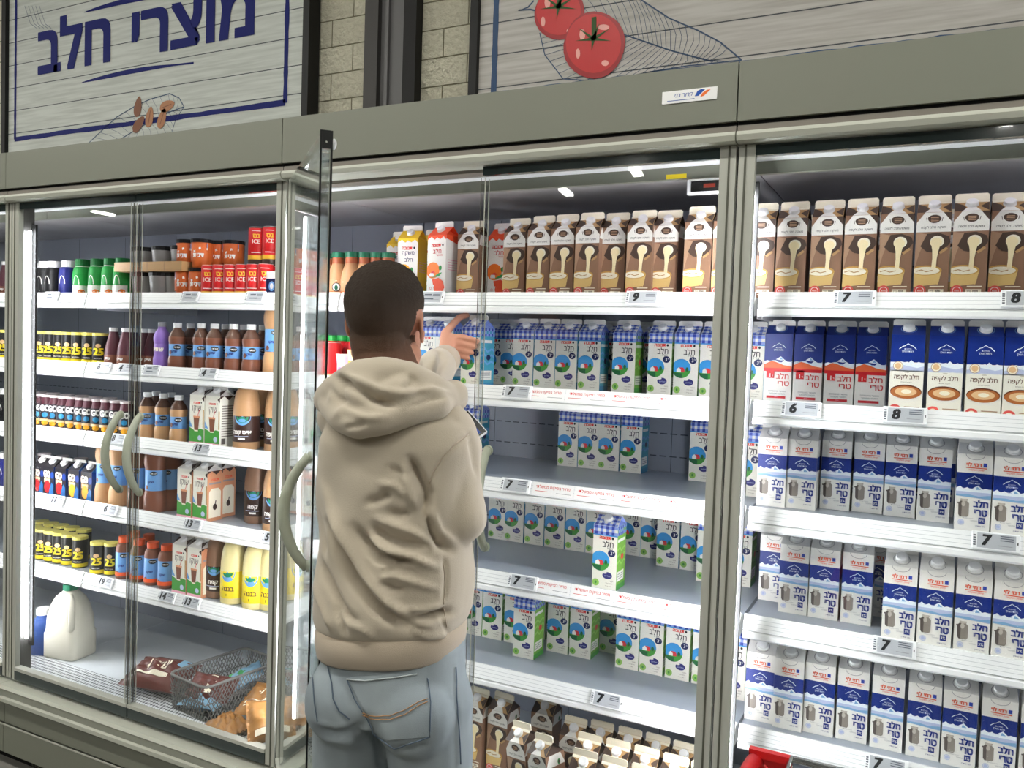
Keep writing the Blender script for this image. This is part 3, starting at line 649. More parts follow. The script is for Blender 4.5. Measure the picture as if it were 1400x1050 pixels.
def draw_check(side):
    def d(F, Rf, Sd, Sl, Fn, W, h, sl, zt, zf):
        p = 0.0155; v0 = h-0.024
        for A, va, vb, w0 in ((F, v0, h, W), (Rf, 0, sl*0.98, W-0.0016), (Sd, v0, h, W), (Sl, v0, h, W)):
            u = -W+0.004
            while u < W-0.002:
                A.rect(max(u, -w0), va, min(u+p/2, w0), vb, 'check_mid', 1); u += p
            v = va
            while v < vb-0.001:
                t = min(v+p/2, vb); A.rect(-w0, v, w0, t, 'check_mid', 1)
                u = -W+0.004
                while u < W-0.002: A.rect(max(u, -w0), v, min(u+p/2, w0), t, 'check_blue', 2); u += p
                v += p
        F.rect(-W, v0-0.003, W, v0, 'sky_blue', 1)
        F.text('תנובה', 0.000, h-0.032, 0.007, 'brand_red', 2, 0.05, maxw=0.031, stretch=1.5); F.ell(0.021, h-0.032, 0.003, 0.0035, 'ink_black', 2, 10)
        F.text('חלב', 0.008, h-0.0475, 0.0175, 'ink_black', 2, 0.02, maxw=0.030)
        F.text('טרי', 0.014, h-0.0605, 0.0065, 'ink_black', 2, 0.01)
        cu, cv, r = -0.012, 0.074, 0.026; cl = (-W, 0, W, 1)
        F.ell(cu, cv, r, r, 'sky_blue', 1, 30, clip=cl)
        F.poly([(max(-W, cu+r*math.cos(math.radians(a))), cv+r*math.sin(math.radians(a))) for a in range(200, 351, 10)]+[(cu+0.012, cv-0.004), (cu-0.004, cv-0.010), (-W, cv-0.009)], 'hill_green', 2)
        F.poly([(max(-W, cu+r*math.cos(math.radians(a))), cv+r*math.sin(math.radians(a))) for a in range(212, 276, 9)]+[(cu+0.002, cv-0.013), (-W, cv-0.011)], 'hill_dark', 3)
        F.poly([(cu-0.013, cv-0.010), (cu-0.001, cv-0.010), (cu-0.001, cv-0.002), (cu-0.007, cv+0.003), (cu-0.013, cv-0.002)], 'carton_white', 3)
        F.poly([(cu-0.001, cv-0.003), (cu+0.010, cv-0.003), (cu+0.005, cv+0.003), (cu-0.006, cv+0.003)], 'roof_red', 4); F.rect(cu-0.001, cv-0.010, cu+0.009, cv-0.003, 'roof_red', 3)
        F.ell(cu+0.016, cv-0.002, 0.004, 0.006, 'hill_dark', 4, 12)
        F.ell(0.019, 0.097, 0.0105, 0.0092, 'navy', 3, 18); F.text('3', 0.0185, 0.097, 0.009, 'carton_white', 4, 0.03); F.text('%', 0.0243, 0.0995, 0.004, 'carton_white', 4, 0.02)
        F.ell(0.009, 0.0375, 0.0135, 0.0092, 'ink_violet', 2, 18); F.ell(0.001, 0.0445, 0.007, 0.003, 'carton_ivory', 3, 10); F.text('ממלאים', 0.010, 0.0365, 0.004, 'pale_blue', 3, 0.02, maxw=0.018)
        F.ell(-0.0225, 0.016, 0.0095, 0.0095, 'lime', 2, 16); F.ell(-0.0225, 0.016, 0.003, 0.004, 'hill_green', 3, 8)
        F.text('במקום קריר', 0.014, 0.0165, 0.0033, 'text_brown', 2, 0.01, maxw=0.024); F.text('משק ישראלי', 0.012, 0.0095, 0.0033, 'text_brown', 2, 0.01, maxw=0.03); F.text('טבעי', 0.021, 0.0235, 0.003, 'text_brown', 2, 0.01, maxw=0.016)
        for S in (Sd, Sl):
            m2 = 'label_blue' if side == 'side_teal' else 'lime'
            S.rect(-W+0.004, h-0.042, W-0.012, h-0.034, 'carton_white', 1)
            for v in (0.105, 0.088, 0.070): S.line([(-W, v), (-W+0.02, v+0.006), (0, v-0.004), (0.02, v+0.004), (W, v-0.002)], 0.006, m2, 1)
            S.ell(0.005, 0.085, 0.010, 0.008, 'roof_red' if side != 'side_teal' else 'navy', 2, 14); S.rect(-W+0.004, 0.022, W-0.012, 0.048, 'carton_white', 1); S.rect(-W, 0, W, 0.014, 'hill_green' if side != 'side_teal' else 'go_blue', 1)
            for v in (0.040, 0.034, 0.028): S.rect(-W+0.008, v, W-0.018, v+0.002, 'ink_grey', 2)
    return d

def draw_coffee(F, Rf, Sd, Sl, Fn, W, h, sl, zt, zf):
    w0 = W-0.0013
    Rf.poly([(-W, 0), (-0.004, 0), (-0.016, sl*0.6), (-w0, sl*0.86)], 'coffee_dark', 1); Rf.poly([(0.016, sl*0.45), (w0, sl*0.02), (w0, sl*0.88)], 'coffee_dark', 1)
    Rf.poly([(-0.018, 0.0), (0.018, 0.0), (0, sl*0.66)], 'carton_white', 2); Rf.poly([(-0.017, sl*0.86), (0, sl*0.30), (0.017, sl*0.86)], 'coffee_tan', 3)
    Rf.poly([(-w0, sl*0.80), (w0, sl*0.80), (w0, sl*0.98), (-w0, sl*0.98)], 'foam', 3)
    F.poly([(-W, h-0.042), (W, h-0.042), (W, h-0.020), (0.018, h), (-0.018, h), (-W, h-0.022)], 'carton_white', 1); F.poly([(0.018, h), (W, h-0.020), (W, h)], 'coffee_dark', 1)
    cv = h-0.014
    F.poly([(0.001+0.0132*math.cos(a)*(1+0.06*math.sin(3*a)), cv+0.0090*math.sin(a)) for a in np.arange(0, 6.28, 0.45)], 'coffee_dark', 2)
    for q in (0.002, -0.0015, -0.005): F.rect(-0.006, cv+q, 0.009, cv+q+0.0018, 'coffee_pale', 3)
    for s in (-1, 1): F.line([(s*0.0145+0.001, cv-0.005), (s*0.016+0.001, cv+0.003)], 0.0012, 'coffee_dark', 2)
    F.text('משקה חלב לקפה', 0.0, h-0.0325, 0.0068, 'ink_black', 2, 0.015, maxw=0.058)
    # pouring jug above a cup
    F.poly([(-W, h-0.042), (-W, 0.062), (-0.026, 0.095), (-0.012, 0.138)][::-1], 'coffee_pale', 1)
    F.poly([(-0.024, 0.112), (-0.012, h-0.046), (0.010, h-0.044), (0.030, h-0.052), (0.034, h-0.064), (0.020, 0.098), (0.012, 0.096), (-0.012, 0.101)][::-1], 'coffee_dark', 2)
    F.ell(0.008, 0.122, 0.0135, 0.0125, 'foam', 3, 20); F.ell(0.006, 0.120, 0.0115, 0.0105, 'milk_cream', 4, 20)
    F.poly([(0.012, 0.099), (0.026, 0.110), (0.030, 0.106), (0.016, 0.095)], 'coffee_tan', 3)
    F.poly([(-0.003, 0.116), (-0.0005, 0.103), (0.0005, 0.085), (-0.001, 0.062), (0.008, 0.062), (0.009, 0.085), (0.012, 0.104), (0.015, 0.117)], 'milk_cream', 5)
    F.poly([(-W, 0.020), (0.010, 0.020), (0.015, 0.034), (0.020, 0.060), (-W, 0.060)], 'cup_gold', 3)
    F.ell(-0.010, 0.060, 0.030, 0.011, 'cup_rim', 4, 26, clip=(-W, 0, W, 1)); F.ell(-0.011, 0.059, 0.027, 0.0085, 'foam', 5, 24, clip=(-W, 0, W, 1))
    F.line([(-0.030, 0.058), (-0.020, 0.061), (-0.010, 0.057), (0.002, 0.060)], 0.002, 'coffee_tan', 6)
    F.poly([(-W, 0), (W, 0), (W, 0.024), (0.010, 0.030), (-W, 0.024)], 'coffee_brown', 4)
    F.ell(-0.021, 0.016, 0.0120, 0.0120, 'seal_red', 5, 22); F.ring(-0.021, 0.016, 0.0085, 0.0085, 0.0012, 'carton_white', 6, 18); F.ell(-0.021, 0.016, 0.0055, 0.0055, 'seal_red', 7, 12); F.text('מיוחד', -0.021, 0.016, 0.0035, 'carton_white', 8, 0.02, maxw=0.009)
    F.rect(-0.004, 0.011, 0.025, 0.019, 'foam', 5); F.text('888 מ״ל'[:3], 0.014, 0.015, 0.005, 'coffee_dark', 6, 0.03); F.text('מ״ל', 0.002, 0.015, 0.004, 'coffee_dark', 6, 0.02)
    for v in (0.024, 0.006): F.rect(-0.002, v, 0.026, v+0.0022, 'foam', 5)
    for S in (Sd, Sl):
        S.poly([(-W, h-0.03), (W, h-0.03), (0.020, h-0.001), (-0.020, h-0.001)], 'carton_white', 1); S.ell(0.012, h-0.022, 0.005, 0.007, 'leaf_green', 2, 12); S.ell(0.012, h-0.022, 0.003, 0.004, 'coffee_dark', 3, 10)
        for (x, y, r) in ((0.012, h-0.065, 0.005), (-0.008, h-0.09, 0.004), (0.014, h-0.115, 0.005)): S.ell(x, y, r*0.7, r*1.4, 'coffee_tan', 2, 12); S.ell(x, y, r*0.35, r, 'coffee_dark', 3, 10)

def draw_mountain_logo(F, cv, s=1.0, m='mount_white'):
    F.line([(-0.017*s, cv-0.001), (-0.010*s, cv+0.005*s), (-0.006*s, cv+0.006*s), (0.0, cv+0.011*s), (0.006*s, cv+0.007*s), (0.010*s, cv+0.006*s), (0.017*s, cv-0.001)], 0.0014*s, m, 3)
    F.text('מחלבות', 0, cv-0.0005, 0.0035*s, m, 3, 0.01, maxw=0.014*s); F.text('רמת הגולן', 0, cv-0.0065*s, 0.0055*s, m, 3, 0.03, maxw=0.036*s, slant=-0.2)
def peaks(F, W, v, amp, m, l, seed, step=0.007):
    rnd = random.Random(seed); u = -W; top = []
    while u < W: top.append((u, v+rnd.uniform(-amp, amp))); u += step
    top.append((W, v)); F.poly([(-W, v-amp*2.4)]+[(W, v-amp*2.4)]+top[::-1], m, l)
def draw_red(F, Rf, Sd, Sl, Fn, W, h, sl, zt, zf):
    F.rect(-W, 0.100, W, h, 'deep_blue', 1); draw_mountain_logo(F, h-0.034)
    peaks(F, W, 0.105, 0.004, 'mount_white', 2, 3); F.poly([(-0.006, 0.108), (0.006, 0.116), (0.016, 0.107), (0.006, 0.106)], 'mount_white', 3); F.poly([(0.006, 0.114), (0.012, 0.108), (0.004, 0.108)], 'mount_blue', 4)
    F.poly([(-W, 0.083), (W, 0.083), (W, 0.091), (0.014, 0.094), (-0.004, 0.101), (-0.016, 0.104), (-0.026, 0.099), (-W, 0.095)], 'fire_orange', 5); F.rect(-W, 0.078, W, 0.086, 'fire_red', 6)
    F.rect(-0.027, 0.061, -0.008, 0.083, 'fire_red', 6); F.text('1', -0.018, 0.068, 0.009, 'carton_white', 7, 0.04); F.text('%', -0.0115, 0.067, 0.004, 'carton_white', 7, 0.02)
    F.text('חלב', 0.012, 0.067, 0.0145, 'red_text', 7, 0.03, maxw=0.030); F.text('טרי', 0.015, 0.048, 0.0125, 'red_text', 7, 0.03)
    F.text('מועשר בוויטמינים', 0, 0.0285, 0.0036, 'ink_soft', 2, 0.01, maxw=0.046); F.text('הומוגני מפוסטר', 0, 0.022, 0.0036, 'ink_soft', 2, 0.01, maxw=0.046)
    F.rect(-0.025, 0.0105, 0.021, 0.0165, 'red_text', 2); F.text('מעודן', -0.002, 0.0135, 0.003, 'pink', 3, 0.01)
    Rf.rect(-W+0.002, 0, W-0.002, sl*0.98, 'deep_blue', 1); Rf.ring(0, sl*0.62, 0.0165, 0.0165, 0.001, 'mount_blue', 2)
    for S in (Sd, Sl): S.rect(-W, 0.100, W, h, 'deep_blue', 1); S.rect(-W, 0.08, W, 0.1, 'fire_red', 1)
def draw_barista(F, Rf, Sd, Sl, Fn, W, h, sl, zt, zf):
    F.rect(-W, 0.112, W, h, 'deep_blue', 1); draw_mountain_logo(F, h-0.030)
    peaks(F, W, 0.110, 0.004, 'mount_white', 2, 5); F.poly([(-W, 0.092), (W, 0.092), (W, 0.104), (0.02, 0.100), (-0.01, 0.106), (-W, 0.100)], 'pale_blue', 3); F.poly([(0.000, 0.108), (0.008, 0.117), (0.018, 0.108)], 'mount_white', 4)
    F.rect(-W, 0, W, 0.094, 'carton_ivory', 3)
    F.ell(-0.018, 0.1035, 0.0100, 0.0100, 'foam', 5, 18); F.ring(-0.018, 0.1035, 0.0100, 0.0100, 0.001, 'coffee_pale', 6); F.ell(-0.018, 0.1035, 0.0065, 0.0065, 'coffee_crema', 6, 14)
    F.text('חלב לקפה', 0, 0.0785, 0.0135, 'text_brown', 5, 0.025, maxw=0.050); F.text('משקה', 0, 0.0895, 0.003, 'text_brown', 5, 0.01); F.text('להקצפה מושלמת', 0, 0.068, 0.003, 'text_brown', 5, 0.01, maxw=0.03)
    F.ell(0, 0.0455, 0.0325, 0.0165, 'carton_white', 4, 30); F.ell(0, 0.047, 0.0315, 0.0155, 'coffee_deep', 5, 30); F.ell(0, 0.0455, 0.0305, 0.0140, 'coffee_cup', 6, 30); F.ell(0, 0.047, 0.022, 0.0095, 'coffee_crema', 7, 24); F.ell(0.001, 0.0475, 0.0105, 0.0048, 'foam', 8, 16)
    F.ell(-0.020, 0.008, 0.0120, 0.0100, 'seal_red', 5, 18, 0, 180); F.ell(-0.020, 0.007, 0.007, 0.006, 'foam', 6, 14, 0, 180); F.rect(-0.002, 0.0125, 0.028, 0.0145, 'coffee_pale', 5); F.rect(0.002, 0.008, 0.028, 0.0095, 'coffee_pale', 5)
    Rf.rect(-W+0.002, 0, W-0.002, sl*0.98, 'deep_blue', 1); Rf.ring(0, sl*0.62, 0.0165, 0.0165, 0.001, 'mount_blue', 2)
    for S in (Sd, Sl): S.rect(-W, 0.112, W, h, 'deep_blue', 1)
def draw_levi(F, Rf, Sd, Sl, Fn, W, h, sl, zt, zf):
    F.text('רמי לוי', -0.002, h-0.022, 0.0085, 'levi_orange', 2, 0.05, maxw=0.028); F.rect(0.016, h-0.026, 0.023, h-0.018, 'check_blue', 2); F.rect(-0.017, h-0.0305, 0.023, h-0.0285, 'levi_orange', 2); F.text('שיווק השקמה', 0.003, h-0.0345, 0.0045, 'levi_orange', 2, 0.03, maxw=0.040)
    v1 = h-0.041; v0 = v1-0.034
    F.rect(-W, v0, W, v1, 'deep_blue', 1); draw_mountain_logo(F, v1-0.0165, 0.95)
    for S in (Sd, Sl): S.rect(-W, v0, W, v1, 'deep_blue', 1)
    F.poly([(-W, v0-0.018), (W, v0-0.022), (W, v0), (-W, v0)], 'pale_blue', 1); peaks(F, W, v0+0.001, 0.0035, 'mount_white', 3, 8); F.poly([(-0.002, v0+0.001), (0.008, v0+0.008), (0.018, v0-0.001), (0.008, v0-0.003)], 'mount_white', 4); F.poly([(0.006, v0+0.005), (0.014, v0-0.001), (0.004, v0-0.002)], 'mount_blue', 5)
    F.poly([(-W, v0-0.014), (-0.01, v0-0.013), (0.01, v0-0.016), (W, v0-0.012), (W, v0-0.020), (-W, v0-0.018)][::-1], 'mount_blue', 4)
    # churn
    F.poly([(-0.027, 0.034), (-0.024, 0.030), (-0.010, 0.030), (-0.007, 0.034), (-0.007, 0.060), (-0.011, 0.064), (-0.010, 0.069), (-0.024, 0.069), (-0.024, 0.064), (-0.028, 0.060)], 'can_grey', 3)
    F.poly([(-0.027, 0.034), (-0.024, 0.030), (-0.021, 0.030), (-0.021, 0.064), (-0.024, 0.064), (-0.028, 0.060)], 'can_dark', 4); F.ell(-0.017, 0.0665, 0.007, 0.0025, 'can_light', 4, 12); F.poly([(-0.030, 0.058), (-0.020, 0.059), (-0.020, 0.062), (-0.030, 0.061)], 'can_dark', 5); F.ell(-0.018, 0.0585, 0.004, 0.006, 'can_light', 5, 10)
    F.text('חלב', 0.015, 0.061, 0.0150, 'deep_blue', 3, 0.045, maxw=0.027); F.text('טרי', 0.016, 0.041, 0.0140, 'deep_blue', 3, 0.045, maxw=0.023)
    F.rect(0.012, 0.018, 0.024, 0.031, 'deep_blue', 3); F.text('3%', 0.018, 0.0245, 0.006, 'carton_white', 4, 0.03, maxw=0.009)
    F.text('לחוויה טבעית', -0.008, 0.0275, 0.0028, 'ink_grey', 3, 0.01, maxw=0.034); F.text('מפוסטר', 0.003, 0.0225, 0.0028, 'ink_grey', 3, 0.01, maxw=0.014); F.text('כשר מהדרין', 0.016, 0.0115, 0.0034, 'ink_violet', 3, 0.02, maxw=0.018)
    F.ring(-0.021, 0.0175, 0.0065, 0.0065, 0.0015, 'pale_blue', 3, 8); F.ell(-0.021, 0.0175, 0.004, 0.004, 'pale_blue', 3, 8)
    Rf.ring(0, sl*0.55, 0.0175, 0.0165, 0.0012, 'ink_grey', 2); F.ring(0, h, 0.0185, 0.012, 0.001, 'ink_grey', 2, 24, 180, 360)
def draw_fruit(colour, second, word, third):
    def d(F, Rf, Sd, Sl, Fn, W, h, sl, zt, zf):
        Rf.rect(-W+0.002, 0, W-0.002, sl*0.98, colour, 1)
        F.poly([(-W, h-0.012), (-0.020, h-0.004), (-0.008, h-0.013), (0, h-0.006), (0.012, h-0.012), (0.024, h-0.004), (W, h-0.014), (W, h), (-W, h)], colour, 1)
        F.text('תנובה', -0.002, h-0.030, 0.008, 'brand_red', 2, 0.05, maxw=0.034, stretch=1.5); F.ell(0.022, h-0.029, 0.003, 0.0035, 'ink_black', 2, 10)
        F.text(word, 0.002, h-0.046, 0.014, 'red_text' if third else 'navy', 2, 0.02, maxw=0.044)
        if not third: F.text('חלב', 0.004, h-0.064, 0.0125, 'navy', 2, 0.02, maxw=0.030)
        else: F.text('מועשר', 0.010, h-0.058, 0.005, 'red_text', 2, 0.01)
        cu, cv, r = -0.012, 0.080, 0.024
        F.ell(cu, cv, r, r, second, 1, 28, clip=(-W, 0, W, 1)); F.ell(0.015, 0.087, 0.0055, 0.0075, 'leaf_green', 3, 12)
        F.poly([(cu-0.012, cv-0.018), (cu+0.004, cv-0.018), (cu+0.004, cv-0.010), (cu-0.004, cv-0.005), (cu-0.012, cv-0.010)], 'carton_white', 3); F.poly([(cu-0.006, cv-0.008), (cu+0.010, cv-0.008), (cu+0.004, cv-0.002), (cu-0.006, cv-0.004)], 'brand_red', 4)
        F.poly([(-0.020, 0.058), (0.012, 0.063), (0.022, 0.074), (0.010, 0.072), (-0.008, 0.062)], 'leaf_green', 3)
        if third:
            F.poly([(-0.004, 0.012), (0.020, 0.008), (0.032, 0.030), (0.026, 0.048), (0.010, 0.058), (-0.014, 0.054)], 'orange_red', 2); F.poly([(-0.030, 0.016), (-0.020, 0.010), (-0.010, 0.018), (-0.006, 0.038), (-0.030, 0.040)], 'carton_white', 4); F.ring(-0.018, 0.028, 0.004, 0.004, 0.001, 'brand_red', 5, 10)
        else: F.ell(0.0, 0.030, 0.033, 0.018, 'leaf_green', 2, 20); F.ell(0.010, 0.034, 0.014, 0.007, 'hill_dark', 3, 14)
        F.poly([(-W, 0), (W, 0), (W, 0.012), (0.005, 0.010), (-W, 0.014)], 'leaf_green', 5)
        for S in (Sd, Sl):
            S.rect(-W, 0, W, 0.018, 'leaf_green', 1); S.poly([(-W, h-0.010), (W, h-0.024), (W, h), (-W, h)], colour, 1)
            if not third: S.rect(-W, 0.018, W, h-0.03, 'yellow', 1)
            for v in (0.11, 0.103, 0.096, 0.089, 0.082): S.rect(-W+0.010, v, W-0.012, v+0.002, 'pink', 2)
    return d
def draw_choco(side):
    def d(F, Rf, Sd, Sl, Fn, W, h, sl, zt, zf):
        w0 = W-0.0012
        Rf.poly([(-W, 0), (-0.018, sl*0.9), (-w0, sl*0.9)], 'choc_dark', 1); Rf.poly([(W, 0), (w0, sl*0.9), (0.014, sl*0.6)], 'choc_dark', 1); F.poly([(0.022, h-0.012), (W, h-0.022), (W, h-0.004)], 'choc_dark', 1)
        F.text('תנובה', 0, h-0.027, 0.006, 'brand_red', 2, 0.05, maxw=0.03, stretch=1.4); F.ell(0.021, h-0.026, 0.0025, 0.003, 'ink_black', 2, 8)
        F.text('שוקו', 0.0, h-0.050, 0.026, 'can_dark', 2, 0.01, maxw=0.040)
        F.poly([(-0.010, 0.052), (0.008, 0.052), (0.013, 0.094), (-0.014, 0.094)], 'choc_brown', 3); F.rect(-0.0095, 0.048, 0.0075, 0.052, 'foam', 3); F.poly([(-0.015, 0.094), (0.014, 0.094), (0.015, 0.100), (-0.016, 0.100)], 'choco_side', 3); F.line([(0.004, 0.098), (0.014, 0.122)], 0.002, 'roof_red', 4)
        F.poly([(-W, 0.062), (-0.018, 0.060), (-W, 0.085)], 'label_blue', 2); F.poly([(-W, 0.0), (W, 0.0), (W, 0.055), (0.016, 0.058), (-0.004, 0.048), (-0.020, 0.055), (-W, 0.060)], 'hill_green', 2); F.rect(-W, 0, W, 0.012, 'pink', 4); F.ell(0.016, 0.026, 0.009, 0.009, 'pale_blue', 4, 14)
        F.rect(W-0.006, 0.06, W, h-0.05, 'coffee_tan', 1)
        for S in (Sd, Sl):
            S.poly([(-W, h-0.010), (-0.015, h), (0.005, h-0.014), (0.024, h), (W, h-0.012), (W, h), (-W, h)], 'choc_dark', 2)
            if side == 'text':
                for k in range(13): S.rect(-0.026, h-0.035-k*0.0085, 0.026, h-0.035-k*0.0085+0.0035, 'can_grey', 2)
                S.rect(-0.026, 0.010, -0.008, 0.030, 'can_dark', 2)
            else:
                S.rect(-W, 0, W, h-0.018, 'choco_side', 1); S.text('תנובה', 0, h-0.030, 0.007, 'levi_orange', 3, 0.05, maxw=0.032, stretch=1.4); S.rect(-0.026, h-0.046, 0.026, h-0.040, 'ink_grey', 2)
                S.poly([(-0.026, 0.012), (0.026, 0.012), (0.026, 0.100), (0.015, 0.112), (-0.015, 0.112), (-0.026, 0.100)], 'foam', 2); S.ell(0, 0.048, 0.009, 0.011, 'choc_dark', 3, 10); S.line([(0, 0.05), (0.004, 0.070)], 0.004, 'choc_dark', 3)
    return d
def draw_go(mc, face):
    def d(F, Rf, Sd, Sl, Fn, W, h, sl, zt, zf):
        Rf.rect(-W+0.002, 0, W-0.002, sl*0.98, mc, 1); F.rect(-W, 0, W, h, mc, 1)
        F.text('GO', -0.010, h-0.030, 0.026, 'foam', 2, 0.06, maxw=0.036); F.ell(0.022, h-0.032, 0.011, 0.013, 'deep_blue2', 2, 14)
        F.rect(-0.026, 0.045, 0.010, 0.062, 'coffee_crema', 2); F.ell(-0.006, 0.030, 0.018, 0.024, face, 3, 16); F.poly([(0.004, 0.0), (W, 0.0), (W, 0.035), (0.020, 0.048), (0.006, 0.020)], 'pack_blue', 4)
        F.text('PROTEIN', -0.006, h-0.052, 0.006, 'foam', 2, 0.03, maxw=0.036)
    return d
def cset(front, side, roof=None, fold=None, fin='carton_fin'): return dict(front=front, side=side, roof=roof or front, fold=fold or side, fin=fin)
CARTON_ART = {
    'milk_carton': dict(c=cset('carton_ivory', 'side_teal', 'carton_white', 'check_mid'), draw=draw_check('side_teal')),
    'farm_milk_carton': dict(c=cset('carton_ivory', 'side_green', 'carton_white', 'check_mid'), draw=draw_check('side_green')),
    'coffee_milk_carton': dict(c=cset('coffee_brown', 'coffee_brown', 'coffee_tan', 'coffee_dark', 'foam'), draw=draw_coffee),
    'lowfat_milk_carton': dict(c=cset('carton_white', 'carton_white', 'deep_blue', 'deep_blue'), draw=draw_red),
    'barista_milk_carton': dict(c=cset('carton_ivory', 'carton_ivory', 'deep_blue', 'deep_blue'), draw=draw_barista),
    'fresh_milk_carton': dict(c=cset('carton_white', 'carton_white', 'carton_fin', 'carton_fin'), draw=draw_levi, cap=0.0125),
    'orange_milk_carton': dict(c=cset('carton_white', 'carton_white', 'orange_red', 'orange_red'), draw=draw_fruit('orange_red', 'orange', 'חלב', True)),
    'yellow_milk_carton': dict(c=cset('carton_white', 'yellow', 'yellow', 'yellow'), draw=draw_fruit('yellow', 'amber', 'משקה', False)),
    'chocolate_milk_carton': dict(c=cset('carton_ivory', 'carton_ivory', 'carton_fin', 'carton_fin'), draw=draw_choco('text')),
    'cocoa_drink_carton': dict(c=cset('carton_ivory', 'choco_side', 'carton_fin', 'carton_fin'), draw=draw_choco('orange')),
    'protein_drink_carton': dict(c=cset('go_black', 'label_navy', 'go_black', 'go_black'), draw=draw_go('go_black', 'fire_red'), cap=0.013),
    'protein_shake_carton': dict(c=cset('go_black', 'label_navy', 'pack_blue', 'pack_blue'), draw=draw_go('go_black', 'amber'), cap=0.013),
}
PROTO = {}
PROTO_BIN = bpy.data.collections.new('prototypes')
def proto(kind, maker):
    if kind not in PROTO: PROTO[kind] = [maker(), False]
    return PROTO[kind]
def copy_thing(o):
    c = o.copy(); COL.objects.link(c)
    for ch in list(o.children):
        k = ch.copy(); COL.objects.link(k); k.parent = c
        for g in list(ch.children): gg = g.copy(); COL.objects.link(gg); gg.parent = k
    return c
PLACED = []
def place(kind, maker, loc, rz=0.0, desc='', cat='', where='', tilt=None):
    p = proto(kind, maker)
    if not p[1]: o = p[0]; p[1] = True
    else: o = copy_thing(p[0])
    o.location = loc; o.rotation_euler = tilt if tilt else (0, 0, rz)
    PLACED.append((o, desc, cat, where))
    return o
C_TALL = dict(h=0.185, rise=0.027, fin=0.016)
def put_carton(kind, x, yfront, z, desc, where, rz=0.0, tall=False, **kw):
    dims = dict(C_TALL) if tall else dict(h=0.168, rise=0.022, fin=0.014)
    dims.update(kw)
    return place(kind, lambda: carton(kind, **dims), (x, yfront+0.035, z+0.0006), rz, desc, 'carton', where)

SURF = [z-0.011 for z in SHELF_Z]
rj = random.Random(11)
def jit(a=0.02): return rj.uniform(-a, a)
# --- top shelf: coffee cartons, placed by the top of their fins
D_COF = 'brown coffee-milk carton with pouring jug'
def top_row(kind, fins, zc, where, desc, tall, ys=None):
    for k, (px_, py_) in enumerate(fins):
        if ys is None: p = atz(px_, py_, zc); y = p[1]-0.035; x = p[0]
        else: y = ys[k]; x = at(px_, py_, y+0.035)[0]
        put_carton(kind, x, max(y, 2.022), zc-(0.228 if tall else 0.204), desc, where, jit(0.015), tall)
T_MID = 'top shelf, middle cabinet'; T_END = 'top shelf, end cabinet'
top_row('coffee_milk_carton', [(712, 299), (745, 295.5), (777, 293.5), (811, 291), (846, 291.5), (882, 288), (917, 288), (959, 281), (999, 279.5)], SURF[0]+0.228, T_MID, D_COF, True)
top_row('coffee_milk_carton', [(1043, 276), (1087, 275), (1134, 272), (1180, 269.5), (1229, 267.8), (1279, 267), (1330, 265), (1381, 264)], SURF[0]+0.228, T_END, D_COF, True)
put_carton('coffee_milk_carton', at(648, 313, 2.12)[0], 2.085, SURF[0], 'brown coffee-milk carton standing between two orange-topped cartons', T_MID, 0.05, True)
put_carton('orange_milk_carton', at(609, 313, 2.10)[0], 2.06, SURF[0], 'orange-topped milk carton with white side showing', T_MID, -0.10, True, h=0.182)
put_carton('orange_milk_carton', at(689, 311, 2.16)[0], 2.13, SURF[0], 'orange-topped milk carton half hidden by coffee cartons', T_MID, 0, True)
put_carton('yellow_milk_carton', at(566, 321, 2.14)[0], 2.10, SURF[0], 'yellow-topped milk drink carton above the man\'s head', T_MID, 0.14, True, h=0.182)
put_carton('yellow_milk_carton', at(594, 321, 2.22)[0], 2.19, SURF[0], 'yellow-topped milk drink carton behind the orange one', T_MID, 0, True)
put_carton('yellow_milk_carton', at(549, 335, 2.24)[0], 2.205, SURF[0], 'yellow-topped milk drink carton in the back row', T_MID, 0, True)
for x in (717, 767, 823, 893): put_carton('coffee_milk_carton', at(x, 300, 2.25)[0], 2.20, SURF[0], 'brown coffee-milk carton in the second row back', T_MID, 0, True)
for x in (1110, 1206, 1300): put_carton('coffee_milk_carton', at(x, 300, 2.25)[0], 2.22, SURF[0], 'brown coffee-milk carton in the second row back', T_END, 0, True)

# --- second shelf
D_CHK = 'gingham-topped milk carton'
W2 = 'second shelf, middle cabinet'; W2E = 'second shelf, end cabinet'
for px_, kind in ((723.3, 'milk_carton'), (752.6, 'milk_carton'), (782, 'milk_carton'), (813.5, 'milk_carton'), (860.5, 'farm_milk_carton'), (909, 'farm_milk_carton'), (945, 'farm_milk_carton'), (980.5, 'milk_carton')):
    put_carton(kind, at(px_, 437, 2.245)[0], 2.21, SURF[1], D_CHK+' in the front row', W2, jit(0.01), tall=False)
for px_, kind in ((592, 'milk_carton'), (616, 'milk_carton')): put_carton(kind, at(px_, 434, 2.20)[0], 2.165, SURF[1], D_CHK+' behind the hand', W2, jit(0.01))
for px_ in (683, 707): put_carton('milk_carton', at(px_, 437, 2.33)[0], 2.29, SURF[1], D_CHK+' in the shaded back row', W2)
for px_ in (838, 888): put_carton('farm_milk_carton', at(px_, 440, 2.36)[0], 2.31, SURF[1], D_CHK+' in the shaded back row', W2)
HELD = put_carton('milk_carton', at(655.5, 434, 2.066)[0], 2.028, SURF[1], 'blue gingham-topped milk carton gripped by the man\'s hand', 'turned to show its teal side', -0.13)
put_carton('milk_carton', -0.4185, 2.18, SURF[1], D_CHK+' just past the centre post', W2E)
for px_ in (1071.5, 1111.5, 1153.5, 1196): put_carton('lowfat_milk_carton', at(px_, 438, 2.21)[0], 2.155, SURF[1], 'blue carton with red lettering', W2E, jit(0.02), h=0.172)
